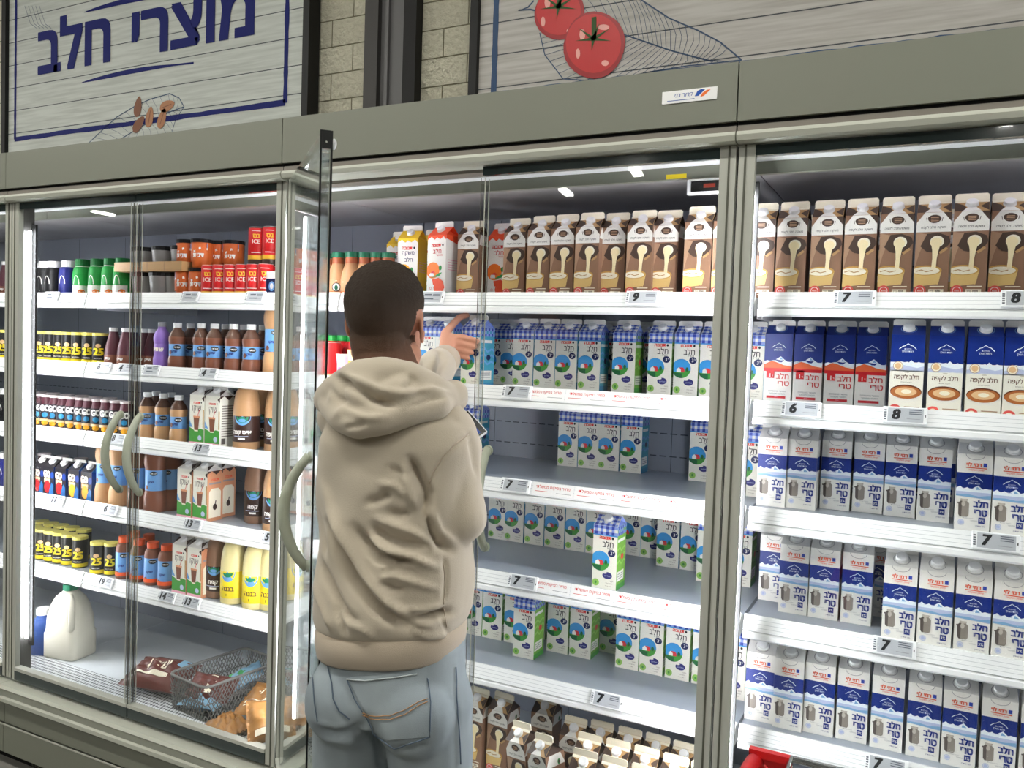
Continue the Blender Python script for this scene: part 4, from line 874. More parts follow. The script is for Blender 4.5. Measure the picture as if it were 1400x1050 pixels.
for px_ in (1244, 1296, 1348.5, 1400): put_carton('barista_milk_carton', at(px_, 437, 2.06)[0], 2.024, SURF[1], 'blue-topped carton picturing a cup of coffee', W2E, jit(0.02), h=0.172)

# --- third, fourth, fifth shelves, placed by the front lower edge of each carton
def by_foot(kind, feet, k, desc, where, y=None, jitter=0.01):
    for px_, py_ in feet:
        p = atz(px_, py_, SURF[k]); yy = p[1] if y is None else y
        x = p[0] if y is None else at(px_, py_, y)[0]
        put_carton(kind, max(x+0.0355, -0.338) if px_ > 1005 else x+0.0355, max(yy, 2.02), SURF[k], desc, where, jit(jitter))
W3, W4, W5 = 'third shelf, middle cabinet', 'fourth shelf, middle cabinet', 'bottom shelf, middle cabinet'
by_foot('milk_carton', [(761, 635), (788.5, 638), (816, 641), (846, 644)], 2, D_CHK+' against the back panel', W3, 2.40)
by_foot('milk_carton', [(940, 655), (975, 658)], 2, D_CHK+' near the centre post', W3, 2.37)
by_foot('milk_carton', [(627, 622)], 2, D_CHK+' behind the man', W3, 2.25)
by_foot('milk_carton', [(666, 734), (688.6, 738), (715.6, 742), (743, 747), (771, 752), (799, 757)], 3, D_CHK+' in the back row', W4, 2.375, 0.006)
by_foot('milk_carton', [(845, 756), (874, 761)], 3, D_CHK+' behind the single one', W4, 2.425, 0.006)
by_foot('milk_carton', [(895.6, 772), (928, 778)], 3, D_CHK+' set back', W4, 2.35)
by_foot('milk_carton', [(950, 793)], 3, D_CHK+' nearest the centre post', W4, 2.256)
by_foot('farm_milk_carton', [(807.6, 801)], 3, 'lone gingham-topped milk carton standing at the shelf edge', W4, 2.035, 0.0)
by_foot('farm_milk_carton', [(631, 865), (658, 869), (687.6, 875), (746, 888), (776.6, 894)], 4, D_CHK+' in the middle row', W5, 2.215)
by_foot('farm_milk_carton', [(818, 889), (717, 879)], 4, D_CHK+' in the back row', W5, 2.295)
by_foot('farm_milk_carton', [(699.6, 895)], 4, D_CHK+' pulled forward of its row', W5, 2.125, 0.0)
by_foot('farm_milk_carton', [(839.6, 911), (872, 918), (907.6, 924), (944, 931)], 4, D_CHK+' near the centre post', W5, 2.205)
D_LEVI = 'white blue-banded churn milk carton'
E3, E4, E5 = 'third shelf, end cabinet', 'fourth shelf, end cabinet', 'bottom shelf, end cabinet'
by_foot('fresh_milk_carton', [(1029.6, 690), (1073, 694), (1119, 695), (1163, 699), (1206, 704.5), (1251, 711), (1303, 723.5), (1353, 730.5)], 2, D_LEVI, E3)
by_foot('fresh_milk_carton', [(1031, 818.6), (1062, 836), (1103, 843), (1147, 850), (1203, 873), (1251, 881.5), (1301, 891), (1353, 901)], 3, D_LEVI, E4)
by_foot('fresh_milk_carton', [(1011, 981), (1054, 993), (1096, 1000), (1140.6, 1009), (1187, 1020.5), (1236, 1032), (1284, 1044), (1336, 1056), (1390, 1068)], 4, D_LEVI, E5)
for k, px_, py_, yy, wh in ((2, 1006, 661, 2.20, E3), (3, 985, 798, 2.27, E4), (4, 975, 955, 2.16, E5)):
    put_carton('farm_milk_carton', min(at(px_, py_, yy)[0]+0.046, -0.4185), yy, SURF[k], D_CHK+' just past the centre post', wh)
# fillers behind the front rows that show in the gaps
for (k, xs, y, wh) in ((2, (-0.20, -0.128, -0.056, 0.016), 2.215, E3), (3, (-0.25, -0.178, -0.106), 2.19, E4)):
    for x in xs: put_carton('fresh_milk_carton', x+0.01, y, SURF[k], D_LEVI+' in the second row', wh)

# --- deck of the middle cabinet: coffee cartons standing in rows
zt = DECK_Z+0.0006; WD = 'deck of the middle cabinet'
zc = 0.5525
def deck(px_, py_): p = atz(px_, py_, zc); return p
for (px_, py_) in [(788, 981), (824, 987), (862, 996), (900, 1005), (938, 1016), (974, 1025)]:
    p = deck(px_, py_); put_carton('coffee_milk_carton', p[0], p[1]-0.035, zt, 'brown coffee-milk carton in the back row', WD, jit(0.03), True)
for (px_, py_) in [(807, 1004), (846, 1012.5), (885, 1022), (925, 1033), (964, 1044)]:
    p = deck(px_, py_); put_carton('coffee_milk_carton', p[0], p[1]-0.035, zt, 'brown coffee-milk carton in the second row', WD, jit(0.03), True)
for (px_, py_) in [(801, 1026), (841, 1036), (882, 1047)]:
    p = deck(px_, py_); put_carton('coffee_milk_carton', p[0], p[1]-0.036, zt, 'brown coffee-milk carton in the front row', WD, jit(0.03), True)
for (px_, py_, d) in [(657, 941, 'brown coffee-milk carton at the man\'s hip'), (690, 948, 'brown coffee-milk carton beside the hip one')]:
    p = deck(px_, py_); put_carton('coffee_milk_carton', p[0], p[1]-0.035, zt, d, WD, -0.10, True)
p = atz(737, 956, zc); put_carton('coffee_milk_carton', p[0]+0.01, p[1]+0.0, zt, 'brown coffee-milk carton in the dark behind the tilted one', WD, 0.0, True)
o = put_carton('coffee_milk_carton', -0.897, 1.925, zt+0.006, 'brown coffee-milk carton leaning sideways', WD, 0, True); o.rotation_euler = (0.05, -0.13, -0.30)
o = put_carton('coffee_milk_carton', -0.811, 1.880, zt+0.007, 'brown coffee-milk carton tilted against its neighbours', WD, 0, True); o.rotation_euler = (0.02, -0.17, -0.36)
# ------------------------------------------------------------------ bottles, cups and cans of the closed-door cabinet
def pack(kind, prof, body, cap=None, bands=(), art=None, lab=None, n=22, liquid=None):
    """round package: body of revolution, optional label sleeve (r, z0, z1, material), optional cap (r, z0, z1, material)"""
    b = MB(); b.lathe(prof, body, n)
    for r, z0, z1, m in bands: b.lathe([(r, z0), (r, z1)] if not hasattr(r, '__len__') else list(r), m, n, cap=False)
    o = b.build(kind)
    if lab:
        r, z0, z1, m = lab
        lb = MB(); lb.lathe([(r-0.0004, z0), (r, z0+0.0006), (r, z1-0.0006), (r-0.0004, z1)], m, n, cap=False)
        if art: art(Art(lb, lambda u, v, l: ((r+l)*math.sin(u/r), -(r+l)*math.cos(u/r), v), 0.006), r, z0, z1)
        lb.build('label', o)
    if cap:
        r, z0, z1, m = cap
        cb = MB(); cb.lathe([(r, z0), (r, z1-0.001), (r-0.001, z1)], m, 18, smooth=False)
        for i in range(0): pass
        cb.build('cap', o)
    return o
def a_arch(A, r, z0, z1):
    A.ring(0.006, z0+(z1-z0)*0.50, 0.013, (z1-z0)*0.42, 0.003, 'carton_white', 1, 16, 0, 180)
def a_green(A, r, z0, z1):
    a_arch(A, r, z0, z1); A.rect(-0.028, z0, 0.045, z0+(z1-z0)*0.45, 'carton_white', 2); A.ell(0.026, z0+0.012, 0.012, 0.009, 'orange', 3, 10)
def a_txt(t, m, h=0.016, u=0.008, dz=0.0, extra=None):
    def f(A, r, z0, z1):
        A.text(t, u, (z0+z1)/2+dz, h, m, 2, 0.04, maxw=0.055)
        if extra: extra(A, r, z0, z1)
    return f
def a_yot(A, r, z0, z1):
    A.ell(0.022, z1-0.011, 0.013, 0.008, 'plastic_black', 2, 14); A.text('יוטבתה', 0.022, z1-0.011, 0.005, 'carton_white', 3, 0.02, maxw=0.02); A.text('שוקו', 0.012, (z0+z1)/2-0.006, 0.010, 'plastic_navy', 2, 0.04); A.ell(-0.004, z0+0.012, 0.007, 0.008, 'choc_brown', 2, 10)
def a_cow(A, r, z0, z1):
    a_yot(A, r, z0, z1); A.rect(-0.04, z0, 0.06, z0+0.014, 'cap_orange', 3)
def a_ice(word):
    def f(A, r, z0, z1):
        A.ell(0.020, z1, 0.028, 0.030, 'label_blue', 1, 20, 180, 360); A.ell(0.020, z1-0.002, 0.020, 0.020, 'jug_cap', 2, 16, 180, 360); A.ell(0.020, z1-0.014, 0.012, 0.006, 'label_blue', 3, 10)
        A.text(word, 0.018, z0+0.030, 0.016, 'carton_white', 2, 0.05, maxw=0.062); A.rect(0.006, z0+0.008, 0.030, z0+0.014, 'carton_white', 2); A.rect(-0.01, z0+0.018, 0.04, z0+0.020, 'pale_blue', 2)
    return f
def a_banana(A, r, z0, z1):
    A.ell(0.016, z1, 0.026, 0.034, 'label_blue', 1, 20, 180, 360); A.ell(0.016, z1-0.004, 0.018, 0.014, 'jug_cap', 2, 14, 180, 360)
    A.text('בננה', 0.016, z0+0.032, 0.013, 'text_brown', 2, 0.04, maxw=0.05); A.text('1 ליטר'[:1], 0.012, z0+0.012, 0.008, 'text_brown', 2, 0.04)
def a_can(A, r, z0, z1):
    A.text('נס', 0.016, z1-0.026, 0.013, 'can_yellow', 2, 0.05, maxw=0.03); A.text('ICE', 0.016, z1-0.044, 0.013, 'carton_white', 2, 0.03, maxw=0.03); A.rect(0, z1-0.010, 0.03, z1-0.008, 'carton_white', 2); A.rect(0.0, z0+0.022, 0.032, z0+0.0245, 'carton_white', 2)
    A.rect(-0.07, z0, 0.075, z0+0.014, 'can_yellow', 1)
def a_num(A, r, z0, z1):
    A.text('25', 0.016, (z0+z1)/2-0.006, 0.026, 'pack_yellow', 2, 0.06, maxw=0.034); A.ell(0.016, (z0+z1)/2+0.016, 0.010, 0.008, 'coffee_crema', 2, 10); A.rect(-0.02, z0, 0.062, z0+0.014, 'pack_yellow', 1); A.text('PROTEIN', 0.014, z0+0.020, 0.005, 'carton_white', 2, 0.02, maxw=0.03)
def a_gob(A, r, z0, z1):
    A.text('GO', 0.014, z1-0.016, 0.022, 'carton_white', 2, 0.06, maxw=0.036); A.ell(0.014, z1-0.042, 0.011, 0.010, 'go_blue', 2, 12); A.rect(-0.008, z0+0.016, 0.040, z0+0.026, 'coffee_crema', 2); A.ell(0.014, z0+0.010, 0.013, 0.009, 'amber', 3, 10)
def a_frap(A, r, z0, z1):
    A.ring(0.014, (z0+z1)/2, 0.0135, 0.0135, 0.0025, 'plastic_black', 2, 18); A.ell(0.014, (z0+z1)/2, 0.011, 0.011, 'carton_white', 2, 16); A.ell(0.014, (z0+z1)/2-0.002, 0.0055, 0.0085, 'cap_green', 3, 10); A.rect(-0.03, z0, 0.06, z0+0.010, 'orange_cup', 1); A.line([(-0.012, z1-0.010), (0.014, z1-0.004), (0.040, z1-0.010)], 0.0016, 'foam', 2)
def a_cupo(A, r, z0, z1):
    A.poly([(-0.02, z1-0.022), (0.0, z1-0.030), (0.02, z1-0.018), (0.045, z1-0.020), (0.045, z1), (-0.02, z1)], 'label_blue', 1); A.line([(-0.02, z1-0.022), (0.0, z1-0.030), (0.02, z1-0.018), (0.045, z1-0.020)], 0.007, 'carton_white', 2); A.text('דנית', 0.014, z0+0.022, 0.013, 'carton_white', 2, 0.04, maxw=0.036)
def shoulder(r, H, hb, rn, hn):           # simple bottle profile: straight to hb, rounded to neck rn at hn
    P_ = [(r*0.90, 0), (r, 0.004), (r, hb)]
    for k in range(1, 7): t = k/6; P_.append((rn+(r-rn)*math.cos(t*math.pi/2)**0.9, hb+(hn-hb)*math.sin(t*math.pi/2)*1.0))
    P_.append((rn, H)); return P_
def waist(r, H, rn):
    return [(r*0.9, 0), (r, 0.004), (r*1.0, 0.035), (r*0.88, 0.048), (r*0.88, 0.088), (r*0.98, 0.102), (r*0.97, 0.112), (r*0.80, 0.128), (rn, 0.142), (rn, H)]
def bigw(r, H, rn): return [(r*0.92, 0), (r, 0.005), (r*1.0, 0.050), (r*0.86, 0.075), (r*0.86, 0.150), (r*0.98, 0.172), (r*0.98, 0.192), (r*0.86, 0.212), (rn, 0.225), (rn, H)]
M_('lid_pale', 205, 192, 192)
PK = {
 'white_capped_bottle': lambda: pack('white_capped_bottle', shoulder(0.033, 0.128, 0.085, 0.024, 0.112), 'plastic_black', (0.0245, 0.112, 0.136, 'cap_white'), art=a_green if 0 else a_arch, lab=(0.0336, 0.012, 0.084, 'plastic_black')),
 'blue_yogurt_bottle': lambda: pack('blue_yogurt_bottle', shoulder(0.034, 0.128, 0.085, 0.025, 0.112), 'plastic_navy', (0.0255, 0.112, 0.136, 'cap_white'), art=a_arch, lab=(0.0346, 0.012, 0.084, 'plastic_navy')),
 'green_yogurt_bottle': lambda: pack('green_yogurt_bottle', shoulder(0.034, 0.128, 0.085, 0.025, 0.112), 'plastic_green', (0.0265, 0.114, 0.140, 'plastic_green_dark'), bands=[(0.0262, 0.108, 0.114, 'carton_white')], art=a_green, lab=(0.0346, 0.006, 0.084, 'plastic_green')),
 'grey_dessert_cup': lambda: pack('grey_dessert_cup', [(0.034, 0), (0.036, 0.003), (0.042, 0.074)], 'grey_cup', (0.0445, 0.072, 0.086, 'plastic_black'), art=None, lab=None),
 'orange_dessert_cup': lambda: pack('orange_dessert_cup', [(0.029, 0), (0.031, 0.003), (0.036, 0.088)], 'orange_cup', (0.038, 0.086, 0.098, 'plastic_black'), art=a_cupo, lab=(0.0367, 0.020, 0.084, 'orange_cup')),
 'red_coffee_can': lambda: pack('red_coffee_can', [(0.0245, 0), (0.026, 0.003), (0.026, 0.102), (0.0245, 0.105)], 'can_red', (0.0245, 0.105, 0.1062, 'carton_white'), art=a_can, lab=(0.0264, 0.004, 0.101, 'can_red')),
 'tall_red_coffee_can': lambda: pack('tall_red_coffee_can', [(0.0295, 0), (0.031, 0.003), (0.031, 0.127), (0.0295, 0.130)], 'coffee_dark', (0.0295, 0.130, 0.1312, 'carton_white'), art=a_can, lab=(0.0314, 0.022, 0.126, 'can_red')),
 'protein_coffee_can': lambda: pack('protein_coffee_can', [(0.025, 0), (0.0275, 0.003), (0.0275, 0.108), (0.026, 0.110)], 'plastic_black', (0.0285, 0.108, 0.119, 'lid_yellow'), art=a_num, lab=(0.0279, 0.004, 0.106, 'plastic_black')),
 'milkshake_bottle': lambda: pack('milkshake_bottle', [(0.028, 0), (0.031, 0.004), (0.031, 0.04), (0.028, 0.07), (0.016, 0.118), (0.014, 0.13)], 'wine', (0.0155, 0.126, 0.140, 'cap_white'), art=a_txt('שייק', 'carton_white', 0.012), lab=(0.0314, 0.010, 0.040, 'choc_brown')),
 'purple_drink_bottle': lambda: pack('purple_drink_bottle', waist(0.029, 0.152, 0.013), 'purple', (0.0145, 0.148, 0.164, 'ink_grey'), art=a_txt('שתיה', 'foam', 0.012), lab=(0.0262, 0.049, 0.087, 'purple')),
 'chocolate_drink_bottle': lambda: pack('chocolate_drink_bottle', waist(0.030, 0.150, 0.013), 'choc_brown', (0.0145, 0.146, 0.163, 'cap_white'), bands=[(((0.0292, 0.1145), (0.0245, 0.1275), (0.0139, 0.1415), (0.0137, 0.147)), 0, 0, 'clear_neck')], art=a_yot, lab=(0.0272, 0.048, 0.089, 'label_blue')),
 'latte_drink_bottle': lambda: pack('latte_drink_bottle', waist(0.030, 0.150, 0.013), 'latte', (0.0145, 0.146, 0.163, 'cap_white'), bands=[(((0.0292, 0.1145), (0.0245, 0.1275), (0.0139, 0.1415), (0.0137, 0.147)), 0, 0, 'clear_neck')], art=a_yot, lab=(0.0272, 0.048, 0.089, 'label_blue')),
 'orange_capped_bottle': lambda: pack('orange_capped_bottle', shoulder(0.030, 0.145, 0.100, 0.018, 0.130), 'choc_brown', (0.0205, 0.132, 0.153, 'cap_orange'), art=a_cow, lab=(0.0306, 0.012, 0.098, 'label_blue')),
 'large_chocolate_bottle': lambda: pack('large_chocolate_bottle', bigw(0.042, 0.232, 0.022), 'choc_brown', (0.0235, 0.226, 0.240, 'cap_white'), art=a_yot, lab=(0.0368, 0.076, 0.149, 'label_blue')),
 'large_latte_bottle': lambda: pack('large_latte_bottle', bigw(0.042, 0.232, 0.022), 'latte', (0.0235, 0.226, 0.240, 'cap_white'), art=a_yot, lab=(0.0368, 0.076, 0.149, 'label_blue')),
 'iced_coffee_bottle': lambda: pack('iced_coffee_bottle', shoulder(0.044, 0.225, 0.115, 0.022, 0.205), 'latte', (0.024, 0.214, 0.232, 'plastic_black'), art=a_ice('אייס קפה'), lab=(0.0446, 0.026, 0.112, 'choc_dark')),
 'dark_coffee_bottle': lambda: pack('dark_coffee_bottle', shoulder(0.044, 0.225, 0.115, 0.022, 0.205), 'coffee_brown', (0.024, 0.214, 0.232, 'plastic_black'), art=a_ice('קפה'), lab=(0.0446, 0.026, 0.112, 'choc_dark')),
 'banana_milk_bottle': lambda: pack('banana_milk_bottle', shoulder(0.044, 0.225, 0.115, 0.022, 0.205), 'vanilla', (0.024, 0.214, 0.232, 'cap_white'), art=a_banana, lab=(0.0446, 0.022, 0.112, 'vanilla_label')),
 'protein_drink_bottle': lambda: pack('protein_drink_bottle', [(0.026, 0), (0.029, 0.004), (0.029, 0.034), (0.0255, 0.044), (0.0285, 0.056), (0.0285, 0.085), (0.024, 0.104), (0.022, 0.118)], 'wine', (0.0255, 0.116, 0.125, 'lid_pale'), art=a_gob, lab=(0.0294, 0.006, 0.090, 'go_black')),
 'glass_coffee_bottle': lambda: pack('glass_coffee_bottle', [(0.029, 0), (0.032, 0.004), (0.032, 0.055), (0.029, 0.075), (0.020, 0.100), (0.018, 0.112), (0.0185, 0.125)], 'glass_coffee', (0.0215, 0.122, 0.138, 'cap_green'), bands=[(0.0195, 0.102, 0.121, 'rust')], art=a_frap, lab=(0.0325, 0.006, 0.054, 'glass_coffee')),
 'red_juice_bottle': lambda: pack('red_juice_bottle', shoulder(0.030, 0.130, 0.085, 0.018, 0.116), 'fire_red', (0.019, 0.118, 0.136, 'plastic_green'), art=a_txt('מיץ', 'carton_white'), lab=(0.0305, 0.020, 0.080, 'pink')),
 'soft_drink_can': lambda: pack('soft_drink_can', [(0.027, 0), (0.030, 0.004), (0.030, 0.106), (0.0275, 0.112)], 'can_red', (0.0275, 0.112, 0.1135, 'alu'), art=lambda A, r, z0, z1: A.rect(-0.06, z0, 0.08, z0+0.010, 'coffee_crema', 1), lab=(0.0303, 0.006, 0.104, 'can_red')),
 'yogurt_cup': lambda: pack('yogurt_cup', [(0.026, 0), (0.028, 0.003), (0.034, 0.075)], 'pink', (0.0355, 0.075, 0.078, 'cap_white'), art=a_txt('יוגורט', 'purple', 0.012), lab=(0.0315, 0.012, 0.050, 'pink')),
 'vanilla_cup': lambda: pack('vanilla_cup', [(0.026, 0), (0.028, 0.003), (0.034, 0.090)], 'vanilla', (0.0355, 0.090, 0.093, 'lid_yellow'), art=a_txt('וניל', 'text_brown', 0.012), lab=(0.0318, 0.012, 0.060, 'vanilla_label')),
}
def put(kind, px_, k, Y, desc, cat, where, z=None, py_=None):
    zz = (SURF[k] if z is None else z)+0.0006
    X = at(px_, 400 + (SURF[0]-zz)*380, Y)[0]
    return place(kind, PK[kind], (X, Y, zz), jit(0.10), desc, cat, where)
N1, N2, N3, N4, N5 = [f'{s}, closed-door cabinet' for s in SHELF_NAME]
Y0 = 2.065
# top shelf
for x in (62, 74): put('white_capped_bottle', x, 0, Y0, 'black bottle with white cap', 'bottle', N1)
put('white_capped_bottle', 51, 0, Y0+0.06, 'black white-capped bottle behind the others', 'bottle', N1)
put('blue_yogurt_bottle', 93.5, 0, Y0, 'royal blue bottle with white cap', 'bottle', N1)
for x in (113, 134, 152, 168): put('green_yogurt_bottle', x, 0, Y0, 'green bottle with green cap', 'bottle', N1)
for x, y in ((197, Y0), (221, Y0), (243, Y0+0.02)): put('grey_dessert_cup', x, 0, y, 'grey cup with black lid under the cardboard tray', 'cup', N1)
zc_ = SURF[0]+0.087
b = MB(); mw = 0.34
for (xa, xb, ya, yb, za, zb) in ((-mw/2, mw/2, -0.06, 0.06, 0, 0.002), (-mw/2, mw/2, -0.06, -0.058, 0.002, 0.032), (-mw/2, mw/2, 0.058, 0.06, 0.002, 0.032), (-mw/2, -mw/2+0.002, -0.058, 0.058, 0.002, 0.032), (mw/2-0.002, mw/2, -0.058, 0.058, 0.002, 0.032)): b.box(xa, xb, ya, yb, za, zb, 'cardboard')
for u in (-0.085, 0, 0.085): b.box(u-0.0008, u+0.0008, -0.0603, -0.0599, 0.001, 0.031, 'coffee_brown')
xt = at(219, 360, Y0)[0]; o = b.build('cardboard_tray', None, (xt, Y0+0.005, zc_+0.0008)); tag(o, 'brown cardboard tray holding the upper row of grey cups', 'tray')
for dx in (-0.085, 0.015, 0.11): place('grey_dessert_cup', PK['grey_dessert_cup'], (xt+dx, Y0+0.005, zc_+0.0035), 0, 'grey cup with black lid in the cardboard tray', 'cup', N1)
for x in (254, 273, 292, 310): put('orange_dessert_cup', x, 0, Y0+(0 if x < 280 else 0.055), 'orange cup with black lid in the lower layer', 'cup', N1)
for x in (256, 276): put('orange_dessert_cup', x, 0, Y0, 'orange cup stacked on the lower layer', 'cup', N1, z=SURF[0]+0.0985)
for x in (300, 319): put('orange_dessert_cup', x, 0, Y0+0.055, 'orange cup stacked behind the others', 'cup', N1, z=SURF[0]+0.0985)
for x in (286, 301, 316, 332, 347, 363): put('red_coffee_can', x, 0, 2.05, 'small red coffee can in the front row', 'can', N1)
for x in (352, 371, 389): put('red_coffee_can', x, 0, 2.115, 'small red coffee can under the tall ones', 'can', N1)
for x in (352, 371, 389): put('tall_red_coffee_can', x, 0, 2.118, 'tall red coffee can standing on the small ones', 'can', N1, z=SURF[0]+0.1066)
b = MB(); b.box(-0.024, 0.024, -0.018, 0.018, 0, 0.082, 'carton_white'); a = Art(b, lambda u, v, l: (u, -0.018-l, v)); a.rect(-0.024, 0.008, 0.024, 0.058, 'navy', 1); a.ell(0, 0.034, 0.013, 0.016, 'label_blue', 2, 14); a.ell(0, 0.034, 0.007, 0.010, 'carton_white', 3, 12)
o = b.build('drink_box', None, (at(377, 390, 2.05)[0], 2.05, SURF[0]+0.0006)); tag(o, 'small white and navy box beside the red coffee cans', 'box')
for x, k_, yy in ((8, 0, 2.06), (8, 1, 2.06), (9, 2, 2.06), (9, 3, 2.06)):
    put(('milkshake_bottle', 'protein_coffee_can', 'white_capped_bottle', 'blue_yogurt_bottle')[k_], x, k_, yy, 'bottle at the very edge of the picture', 'bottle', f'{SHELF_NAME[k_]}, far end cabinet')
# second shelf
for x in (46, 58, 70, 83, 95, 108, 122.5, 137): put('protein_coffee_can', x, 1, Y0, 'black and yellow can with a yellow lid', 'can', N2)
for x in (64, 77, 90, 103, 117): put('protein_coffee_can', x, 1, Y0+0.075, 'black and yellow can in the back row', 'can', N2)
for x in (155, 172): put('milkshake_bottle', x, 1, Y0, 'dark red conical bottle with white cap', 'bottle', N2)
for x in (183, 197, 208): put('milkshake_bottle', x, 1, Y0+0.07, 'dark red conical bottle set back', 'bottle', N2)
put('purple_drink_bottle', 221, 1, 2.05, 'purple drink bottle', 'bottle', N2)
for x in (242, 275, 293, 319, 343): put('chocolate_drink_bottle', x, 1, 2.05, 'brown chocolate drink bottle with pale blue label', 'bottle', N2)
for x in (260, 308, 333, 359): put('chocolate_drink_bottle', x, 1, 2.115, 'brown chocolate drink bottle in the second row', 'bottle', N2)
put('large_latte_bottle', 377, 1, 2.07, 'large tan bottle at the row\'s end', 'bottle', N2)
# third shelf
for x in (45, 55, 65.5, 77, 88.5, 100, 112, 123, 135, 147, 160, 174): put('protein_drink_bottle', x, 2, Y0, 'dark waisted protein drink bottle', 'bottle', N3)
for x in (54, 72, 92, 112, 130, 150): put('protein_drink_bottle', x, 2, Y0+0.075, 'dark protein drink bottle in the back row', 'bottle', N3)
for x in (201, 223, 244): put('latte_drink_bottle', x, 2, 2.05+0.02*(x < 240), 'tan coffee drink bottle with blue label', 'bottle', N3)
for x in (213, 234): put('latte_drink_bottle', x, 2, 2.13, 'tan coffee drink bottle in the second row', 'bottle', N3)
def put_choco(kind, pxL, k, Yf, desc, where):
    X = at(pxL, 400+(SURF[0]-SURF[k])*400, Yf)[0]+0.035
    put_carton(kind, X, Yf, SURF[k], desc, where, jit(0.01), False, h=0.172)
for k, xs, kind, wh in ((2, (258, 279), 'chocolate_milk_carton', N3), (3, (241, 262.5), 'cocoa_drink_carton', N4), (4, (234, 254.5), 'cocoa_drink_carton', N5)):
    for x in xs: put_choco(kind, x, k, 2.022, 'chocolate milk carton with a brown glass picture', wh)
    for dx in (0,): put_choco(kind, xs[1]+19, k, 2.098, 'chocolate milk carton behind, its side showing', wh)
put('iced_coffee_bottle', 337, 2, 2.068, 'large iced coffee bottle with dark label', 'bottle', N3)
put('iced_coffee_bottle', 361, 2, 2.17, 'large iced coffee bottle set back', 'bottle', N3)
put('iced_coffee_bottle', 380, 2, 2.09, 'large iced coffee bottle beside the door stile', 'bottle', N3)
# fourth shelf
for x in (51, 65, 81): put_carton('protein_drink_carton', at(x, 660, 2.03)[0], 2.03, SURF[3], 'small black carton with red circle and white cap', N4, 0, False, w=0.062, h=0.108, rise=0.026, fin=0.010)
for x in (99, 116.5): put_carton('protein_shake_carton', at(x, 660, 2.03)[0], 2.03, SURF[3], 'small black carton with orange circle and white cap', N4, 0, False, w=0.062, h=0.108, rise=0.026, fin=0.010)
put_carton('protein_shake_carton', at(134, 660, 2.12)[0], 2.10, SURF[3], 'small black carton set behind the tan bottle', N4, 0, False, w=0.062, h=0.108, rise=0.026, fin=0.010)
for x in (146, 165): put('large_latte_bottle', x, 3, 2.06, 'large tan bottle with blue label', 'bottle', N4)
for x in (190, 213, 233): put('large_chocolate_bottle', x, 3, 2.06+(0.05 if x > 225 else 0), 'large brown chocolate bottle with blue label', 'bottle', N4)
for x in (60, 85, 110): put('protein_drink_bottle', x, 3, 2.18, 'dark drink bottle far back behind the cartons', 'bottle', N4)
put('dark_coffee_bottle', 352, 3, 2.13, 'large coffee bottle with black label alone', 'bottle', N4)
put('iced_coffee_bottle', 378, 3, 2.075, 'large iced coffee bottle beside the door stile', 'bottle', N4)
# bottom shelf
for x in (47, 58.5, 70, 82, 94, 109, 134, 153): put('protein_coffee_can', x, 4, Y0-(0.02 if x == 134 else 0), 'black can with yellow lid', 'can', N5)
for x in (56, 69, 83, 98, 114): put('protein_coffee_can', x, 4, Y0+0.08, 'black can with yellow lid in the back row', 'can', N5)
for x in (170, 190, 209, 228): put('orange_capped_bottle', x, 4, 2.06, 'blue-labelled bottle with orange cap', 'bottle', N5)
for x in (183, 203): put('orange_capped_bottle', x, 4, 2.13, 'blue-labelled bottle with orange cap in the second row', 'bottle', N5)
put('dark_coffee_bottle', 299, 4, 2.085, 'large coffee bottle with black label beside the yellow ones', 'bottle', N5)
for x in (320, 350): put('banana_milk_bottle', x, 4, 2.066+(0.0 if x < 330 else -0.002), 'yellow banana milk bottle', 'bottle', N5)
for x in (372, 397): put('banana_milk_bottle', x, 4, 2.085, 'yellow banana milk bottle behind the door stile', 'bottle', N5)
# behind the man: middle cabinet, left part
for x, y in ((448, 2.075), (462, 2.055), (480, 2.05), (498, 2.07), (514, 2.08), (530, 2.09)): put('glass_coffee_bottle', x, 0, y, 'glass coffee bottle with green cap', 'bottle', T_MID)
W2_ = 'second shelf, middle cabinet'
put('soft_drink_can', 453, 1, 2.055, 'red drink can beside the man\'s ear', 'can', W2_)
for x in (440, 454, 468, 482): put('red_juice_bottle', x, 1, 2.13, 'red bottle with green cap behind the can', 'bottle', W2_)
for x in (475, 490): put(('yogurt_cup', 'vanilla_cup')[x > 480], x, 1, 2.06, 'cup beside the man\'s neck, '+('pink', 'pale yellow')[x > 480], 'cup', W2_)

